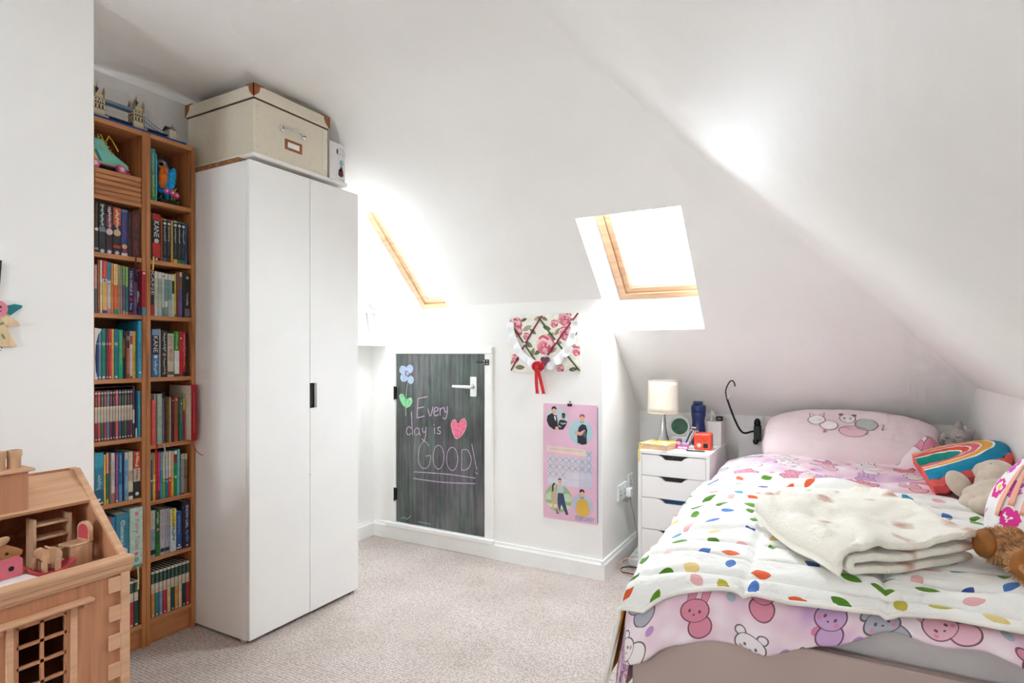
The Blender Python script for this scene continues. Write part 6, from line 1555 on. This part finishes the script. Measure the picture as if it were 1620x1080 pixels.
prof = [(.40, .009), (.30, .009), (.18, .009), (.07, .009)] + arc((.035, .0215), .0125, -pi / 2, -3 * pi / 2) + [(.07, .035), (.18, .036), (.30, .037), (.375, .038)] + arc((.385, .0505), .0125, -pi / 2, pi / 2) + [(.37, .063), (.26, .062), (.14, .060), (.05, .058)] + arc((.018, .030), .028, pi / 2, pi * 1.12, 6) + [(-.018, .006)]
PP = curve([(a, c, 0) for a, c in prof], 3); NP = len(PP) - 1
def blk(u, v):
    k = u * NP; i = min(int(k), NP - 1); p = PP[i].lerp(PP[i + 1], k - i)
    a, h = p.x, p.y; top = max(0, min(1, (h - .05) / .01))
    ee = v * .415 * (1 - .10 * (a / .4) * (h / .06)) - .03 * (a / .4) * (h / .063) * (1 - v)
    w = F0 + E1 * (a * (1 - .06 * v)) + E2 * ee
    z0 = top_z(w.x, max(w.y, 1.6)) + .058
    wr = .020 * noi(w.x * 9 + 3, w.y * 9, 1) + .012 * abs(noi(w.x * 19, w.y * 19, 3)) + .008 * noi(w.x * 34, w.y * 34, 6) + .010 * sin(a * 55 + v * 9 + 4 * noi(a * 4, v * 3)) * (.3 + v) * .6 + .016 * abs(noi(a * 26 + 2 * noi(a * 5, v * 5, 2), v * 3.2, 11))
    edge = max(0, 1 - abs(v - .5) * 2.0)
    h2 = h * 1.18 * (.92 + .35 * v * (1 - v)) + wr * top + .022 * top * max(0, (a - .30) / .1) * v
    w.z = z0 + h2 + .3 * wr * (1 - top) * (h / .06)
    return w
q = MB(); q.grid(NP * 2, 40, blk); bk_ = q.build('fleece_blanket', FLEECE, None, True, flip=False)
md = bk_.modifiers.new('s', 'SOLIDIFY'); md.thickness = .019; md.offset = 0; md = bk_.modifiers.new('ss', 'SUBSURF'); md.levels = 1; md.render_levels = 1
props(bk_, 'cream fleece blanket with scorched-brown spots folded on the quilt', 'blanket')

# pillow
pw = thing('pillow', 'pale pink pillow with cartoon animal print propped at the head of bed', 'pillow', (.045, 3.205, .734), rot=(radians(30), 0, radians(-1)))
PILM = plain('pale_pink_cotton', (240, 222, 224), .85, var=.02, nscale=6, bmp=.25, bscale=18)
def pil(a, b_, side=1):
    sh = (max(0, 1 - abs(a) ** 3.2) ** .55) * (max(0, 1 - abs(b_) ** 2.6) ** .55)
    sx = .385 * (1 - .05 * (1 - abs(b_)) * abs(a)); sy = .205 * (1 - .10 * abs(a) ** 3)
    h = .105 * sh + .006 * noi(a * 3, b_ * 3, side) * sh + .004 * noi(a * 9, b_ * 9, side) * sh
    return Vector((a * sx * sqrt(1 - .16 * b_ * b_), b_ * sy * sqrt(1 - .34 * a * a), side * h))
q = MB(); q.grid(56, 30, lambda u, v: pil(2 * u - 1, 2 * v - 1, 1)); q.grid(56, 30, lambda u, v: pil(1 - 2 * u, 2 * v - 1, -1))
po = q.build('pillowcase', PILM, pw, True)
bm = bmesh.new(); bm.from_mesh(po.data); bmesh.ops.remove_doubles(bm, verts=bm.verts[:], dist=.0006); bm.to_mesh(po.data); bm.free()
def pprint_(name, col, fills=(), strokes=(), w=.012):
    q = MB(); q.mat(C(*col, rough=.85)); F = lambda x, y: pil(x, y - .18, 1) + Vector((0, 0, .0022))
    for f_ in fills:
        c = (sum(p_[0] for p_ in f_) / len(f_), sum(p_[1] for p_ in f_) / len(f_))
        for i in range(len(f_)): q.face([q.vert(F(*c)), q.vert(F(*f_[i])), q.vert(F(*f_[(i + 1) % len(f_)]))])
    for s_ in strokes: q.stroke(s_, w, lambda x, y: pil(x, y - .18, 1) + Vector((0, 0, .0032)))
    return q.build(name, None, po, flip=False)
MAUVE = (170, 130, 146)
def blob(cx, cy, rx, ry): return circ(cx, cy, rx, ry, 22)
def outline(l): return l + [l[0]]
cat_ = blob(-.34, .26, .10, .20); catb = blob(-.20, .05, .10, .16); pan = blob(.0, .36, .085, .18); tur = blob(.20, .16, .12, .22); dra = blob(.06, -.10, .15, .18)
pprint_('print_fill', (236, 196, 204), [dra]); pprint_('print_fill', (246, 238, 238), [cat_]); pprint_('print_fill', (246, 238, 238), [catb]); pprint_('print_fill', (246, 238, 238), [pan]); pprint_('print_fill', (186, 196, 192), [tur])
pprint_('print_outline', MAUVE, [], [outline(l) for l in (cat_, catb, pan, tur, dra)] + [[(-.42, .40), (-.43, .58), (-.37, .46)], [(-.31, .46), (-.26, .58), (-.26, .40)], [(.30, .10), (.38, .2), (.36, .0), (.42, .06)], [(-.06, -.02), (-.02, .02), (.02, -.02)], [(.10, -.02), (.14, .02), (.18, -.02)]])
pprint_('print_ears', (130, 116, 124), [blob(-.07, .52, .028, .06), blob(.07, .52, .028, .06), blob(-.035, .36, .02, .045), blob(.035, .36, .02, .045)])
pprint_('print_eyes', (96, 80, 90), [blob(-.38, .26, .010, .02), blob(-.30, .26, .010, .02), blob(.16, .22, .010, .02), blob(.02, -.08, .010, .02), blob(.11, -.08, .010, .02)])
pprint_('print_star', (206, 130, 160), [[(-.24 + (.035 if k % 2 == 0 else .015) * sin(k * pi / 5), -.16 + (.075 if k % 2 == 0 else .03) * cos(k * pi / 5)) for k in range(10)]])

# rainbow cushion
eps = radians(22)
rc_ = thing('rainbow_cushion', 'rainbow-shaped striped cushion with coral sides lying against right wall', 'cushion', (.345, 2.745, .705))
Ma = Matrix(((0, cos(eps), -sin(eps)), (-1, 0, 0), (0, sin(eps), cos(eps)))).to_4x4(); Ma.translation = rc_.location; 
rc_.matrix_world = Ma
R0, R1 = .066, .236
def rpath(w, r, c):
    lg, A = .055, pi
    tot = 2 * lg + A * .14; d = w * tot
    if d < lg: return Vector((r, -(lg - d), c))
    if d > tot - lg: return Vector((-r, -(d - (tot - lg)), c))
    ph = (d - lg) / (tot - 2 * lg) * pi
    return Vector((r * cos(ph), r * sin(ph) * .98, c))
def rc_h(r):
    x = (r - R0) / (R1 - R0); return .022 + .034 * max(0, 1 - abs(2 * x - 1) ** 3) ** .6
def wob(w, r): return .003 * noi(w * 14, r * 40) + .002 * sin(w * 60) * max(0, (r - .19) / .05)
bands = [(R0, .088, (18, 150, 134)), (.088, .095, (246, 240, 234)), (.095, .120, (226, 84, 50)), (.120, .127, (246, 240, 234)), (.127, .154, (232, 106, 118)), (.154, .161, (246, 240, 234)), (.161, .192, (234, 170, 66)), (.192, .200, (246, 240, 234)), (.200, R1, (16, 132, 168))]
for i, (a, b_, col) in enumerate(bands):
    q = MB(); q.grid(60, 3, lambda u, v: rpath(u, a + (b_ - a) * v, rc_h(a + (b_ - a) * v) + wob(u, a + (b_ - a) * v)))
    q.build('white_seam' if i % 2 else 'stripe', plain('felt_%d_%d_%d' % col, col, .9, var=.05, nscale=40, bmp=.15, bscale=120), rc_, True, flip=False)
CORAL = plain('coral_cotton', (226, 96, 92), .85, var=.06, nscale=20, bmp=.2, bscale=60)
q = MB()
rs_ = [(R1, .022), (R1 + .012, .0), (R1 + .006, -.025), (.19, -.045), (.14, -.05), (.09, -.045), (R0 - .008, -.02), (R0 - .010, .0), (R0, .022)]
for (ra1, c1), (ra2, c2) in zip(rs_, rs_[1:]): q.grid(60, 2, lambda u, v: rpath(u, ra1 + (ra2 - ra1) * v, c1 + (c2 - c1) * v + (.004 * sin(u * 90) if abs(c1) < .03 else 0)))
q.build('side_band', CORAL, rc_, True, flip=False)
for sgn in (1, -1):
    q = MB(); ring = [rpath(0 if sgn > 0 else 1, r_, c_) for r_, c_ in [(R0 + (R1 - R0) * k / 12, rc_h(R0 + (R1 - R0) * k / 12)) for k in range(13)] + rs_[1:-1]]
    cen = sum(ring, Vector()) / len(ring) + Vector((0, -.012, 0))
    for i in range(len(ring)): q.face([q.vert(cen), q.vert(ring[i]), q.vert(ring[(i + 1) % len(ring)])])
    q.build('end_panel', CORAL, rc_, True)

def fur(name, m, par, centre, rad, n, ln, M=None, keep=lambda p: True, w=.0022):
    rr = random.Random(n); q = MB()
    for k in range(n):
        z = rr.uniform(-1, 1); a = rr.uniform(0, 2 * pi); s_ = sqrt(1 - z * z); d = Vector((s_ * cos(a), s_ * sin(a), z))
        if not keep(d): continue
        p = Vector((d.x * rad[0], d.y * rad[1], d.z * rad[2])) * .97
        nrm = Vector((d.x / rad[0], d.y / rad[1], d.z / rad[2])).normalized()
        tg = nrm.cross(Vector((rr.uniform(-1, 1), rr.uniform(-1, 1), rr.uniform(-1, 1)))).normalized()
        tip = p + (nrm * .7 + tg * rr.uniform(-.7, .7) + Vector((0, 0, -.3))).normalized() * ln * rr.uniform(.6, 1.2)
        bn = nrm.cross(tip - p).normalized() * w
        P = [p - bn, p + bn, tip, p + nrm * w]
        P = [(M @ v_ if M else v_) + Vector(centre) for v_ in P]
        i = [q.vert(v_) for v_ in P]; q.face((i[0], i[1], i[2])); q.face((i[1], i[3], i[2])); q.face((i[3], i[0], i[2]))
    o = q.build(name, m, par, flip=False); o['kind'] = 'stuff'; return o
# grey cat plush by the wall
ct = thing('plush_cat', 'grey plush cat with purple tufts tucked behind the rainbow cushion', 'soft toy', (.455, 3.17, .69), rotz=radians(-18))
GREYP = plain('grey_plush', (168, 160, 156), .95, var=.14, nscale=30, bmp=.4, bscale=150)
q = MB(); q.ell((0, 0, .085), (.062, .050, .050), ROT('Y', -20)); q.ell((0, .02, .04), (.055, .05, .045)); q.ell((.010, 0, .142), (.018, .012, .032), ROT('Y', 8)); q.ell((.052, 0, .120), (.016, .012, .026), ROT('Y', 35))
remesh(q.build('body', GREYP, ct, True), .006, 5)
q = MB(); q.mat(C(80, 74, 74))
fcat = lambda x, z: (x, -.0525 + .35 * (x * x) / .06 + .3 * (z - .085) ** 2 / .05, z)
for s_ in (spl([(-.030, .100), (-.022, .092), (-.012, .097)]), spl([(.008, .108), (.016, .100), (.026, .104)]), spl([(-.006, .086), (.002, .080), (.008, .088)]), [(-.045, .085), (-.030, .082)], [(-.044, .074), (-.030, .076)]): q.stroke(s_, .003, fcat)
q.build('stitched_face', None, ct, flip=False)
PUR = plain('purple_tuft', (96, 62, 150), .95, var=.25, nscale=60)
fur('purple_tuft', PUR, ct, (.050, -.03, .055), (.022, .02, .02), 160, .016)
fur('purple_tuft', PUR, ct, (.098, -.015, .040), (.022, .018, .016), 160, .018)
q = MB(); q.ell((.075, -.025, .030), (.024, .016, .016)); q.build('pink_paw', C(214, 150, 170), ct, True)
q = MB(); q.lathe([(.014, 0), (.009, .03), (.002, .05)], (.085, .0, .045), 10); q.build('horn', C(180, 172, 164), ct, True)
# beige rabbit plush
rbt = thing('plush_rabbit', 'beige velvety plush rabbit slumped between rainbow cushion and dressed bear', 'soft toy', (.455, 2.40, .640))
BEI = plain('beige_velvet', (206, 190, 172), .9, var=.05, nscale=25, bmp=.15, bscale=90, sheen=.4)
q = MB()
q.ell((.010, .075, .118), (.046, .056, .042), ROT('Z', 40)); q.ell((-.018, .105, .112), (.032, .034, .032))
q.ell((.0, .0, .056), (.070, .062, .050)); q.ell((-.045, .03, .045), (.05, .04, .035), ROT('Z', 30)); q.ell((-.02, .05, .085), (.035, .035, .04))
q.ell((-.075, -.015, .030), (.032, .030, .026)); q.ell((-.050, -.060, .030), (.036, .030, .028)); q.ell((-.012, -.055, .055), (.030, .032, .026))
remesh(q.build('body', BEI, rbt, True), .006, 7)
q = MB(); q.ell((-.092, .055, .070), (.034, .018, .052), ROT('Y', -38) @ ROT('Z', 20)); q.build('ear', BEI, rbt, True)
q = MB(); q.ell((-.008, .055, .146), (.005, .005, .004)); q.build('eye', C(60, 50, 46), rbt, True)
q = MB(); q.ell((-.046, .112, .112), (.006, .008, .006)); q.build('nose', C(214, 150, 140), rbt, True)
# bear in flowery dress at the right edge
br_ = thing('dressed_bear', 'brown furry bear in white dress with pink flowers at the right edge', 'soft toy', (.440, 1.98, .632))
m, nt, b = base('pink_flower_dress'); tc = N(nt, 'ShaderNodeTexCoord')
vo = N(nt, 'ShaderNodeTexVoronoi'); vo.inputs['Scale'].default_value = 13; vo.inputs['Randomness'].default_value = .55; L(nt, tc.outputs['Object'], vo.inputs['Vector'])
sc_ = vmath(nt, 'SCALE', tc.outputs['Object'], None, 16.0)
se = N(nt, 'ShaderNodeSeparateColor'); L(nt, vo.outputs['Color'], se.inputs[0])
pt = N(nt, 'ShaderNodeTexNoise'); pt.inputs['Scale'].default_value = 55; L(nt, tc.outputs['Object'], pt.inputs['Vector'])
dd_ = mth(nt, 'ADD', vo.outputs['Distance'], mth(nt, 'MULTIPLY', mth(nt, 'SUBTRACT', pt.outputs[0], .5), .55))
ring_ = mth(nt, 'MULTIPLY', mth(nt, 'LESS_THAN', dd_, .36), mth(nt, 'GREATER_THAN', dd_, .16)); cen_ = mth(nt, 'LESS_THAN', vo.outputs['Distance'], .12)
on = mth(nt, 'GREATER_THAN', se.outputs[0], .3)
pc_ = ramp(nt, se.outputs[1], [(0, (226, 50, 150)), (.5, (214, 90, 190)), (.75, (240, 130, 170))], 'CONSTANT')
L(nt, mixc(nt, mth(nt, 'MULTIPLY', cen_, on), mixc(nt, mth(nt, 'MULTIPLY', ring_, on), (246, 242, 242), pc_.outputs[0]), (240, 206, 70)), b.inputs['Base Color']); b.inputs['Roughness'].default_value = .85
DRESS = m
def drs(u, v):
    a = 2 * pi * u; r_ = .028 + .10 * sin(min(1, v * 1.15) * pi / 2) + .006 * sin(a * 9) * v
    return Vector((.02 + r_ * .82 * cos(a), .02 + r_ * 1.1 * sin(a), .245 - .215 * v ** 1.25))
q = MB(); q.grid(60, 18, drs); o = q.build('dress', DRESS, br_, True); o.modifiers.new('s', 'SOLIDIFY').thickness = .002
PEA = C(240, 176, 150, rough=.6)
for u0, u1, k in ((.60, .57, 0), (.69, .655, 1), (.63, .615, 2)):
    q = MB(); q.grid(4, 10, lambda u, v: (lambda c: c + Vector((cos(2 * pi * u0) * .004, sin(2 * pi * u0) * .004, .002)))(drs(u0 + (u1 - u0) * v + (u - .5) * .022, .12 + (.62 - k * .07) * v))); o = q.build('peach_ribbon', PEA, br_, True); o.modifiers.new('s', 'SOLIDIFY').thickness = .001
FURM = plain('brown_plush_fur', (168, 118, 76), .95, var=.3, nscale=70, bmp=.3, bscale=200); FURL = plain('light_brown_fur', (196, 152, 108), .95, var=.2, nscale=70); SOLE = plain('tan_suede_sole', (150, 92, 36), .8, var=.12, nscale=40)
for nm, c, rad, ang in (('foot', (-.085, -.135, .046), (.046, .052, .042), -28), ('foot', (-.045, -.235, .034), (.050, .056, .040), -8)):
    M_ = ROT('Z', ang)
    q = MB(); q.ell(c, rad, M_, 22, 14); ft = q.build(nm, FURM, br_, True)
    dirn = M_ @ Vector((-.55 if ang == -28 else -.25, -.80, .15)).normalized()
    q = MB(); Mz = dirn.to_track_quat('Z', 'Y').to_matrix(); q.lathe([(.036, 0), (.034, .006), (.022, .010), (0, .012)], Vector(c) + dirn * .040, 24, Mz); sl = q.build('sole', SOLE, ft, True)
    inv_ = M_.inverted(); dl = (inv_ @ dirn).normalized()
    fur('fur', FURL, ft, c, rad, 900, .016, M_, keep=lambda d, dl=dl: Vector((d.x * rad[0], d.y * rad[1], d.z * rad[2])).normalized().dot(dl) < .72, w=.0016)
    q = MB(); q.tube([Vector(c) + M_ @ Vector((.0, .03, 0)), Vector((.02, .0, .05))], [.036, .045], 14); q.build('leg', FURM, ft, True)
q = MB(); q.ell((.050, .02, .262), (.044, .05, .05)); hd_ = q.build('head', FURM, br_, True)
fur('fur', FURL, hd_, (.050, .02, .262), (.044, .05, .05), 600, .012, keep=lambda d: d.x < .6)
for y_ in (-.02, .06):
    q = MB(); q.ell((.050, y_, .305), (.012, .018, .018)); q.build('ear', FURM, hd_, True)
q = MB(); q.ell((.018, -.012, .250), (.020, .020, .017)); mz = q.build('muzzle', FURL, hd_, True)
q = MB(); q.ell((.004, -.026, .256), (.006, .006, .005)); q.build('nose', BLACK, mz, True)
for x_, y_ in ((.016, .012), (.040, -.026)):
    q = MB(); q.ell((x_, y_, .278), (.004, .004, .005)); q.build('eye', BLACK, hd_, True)
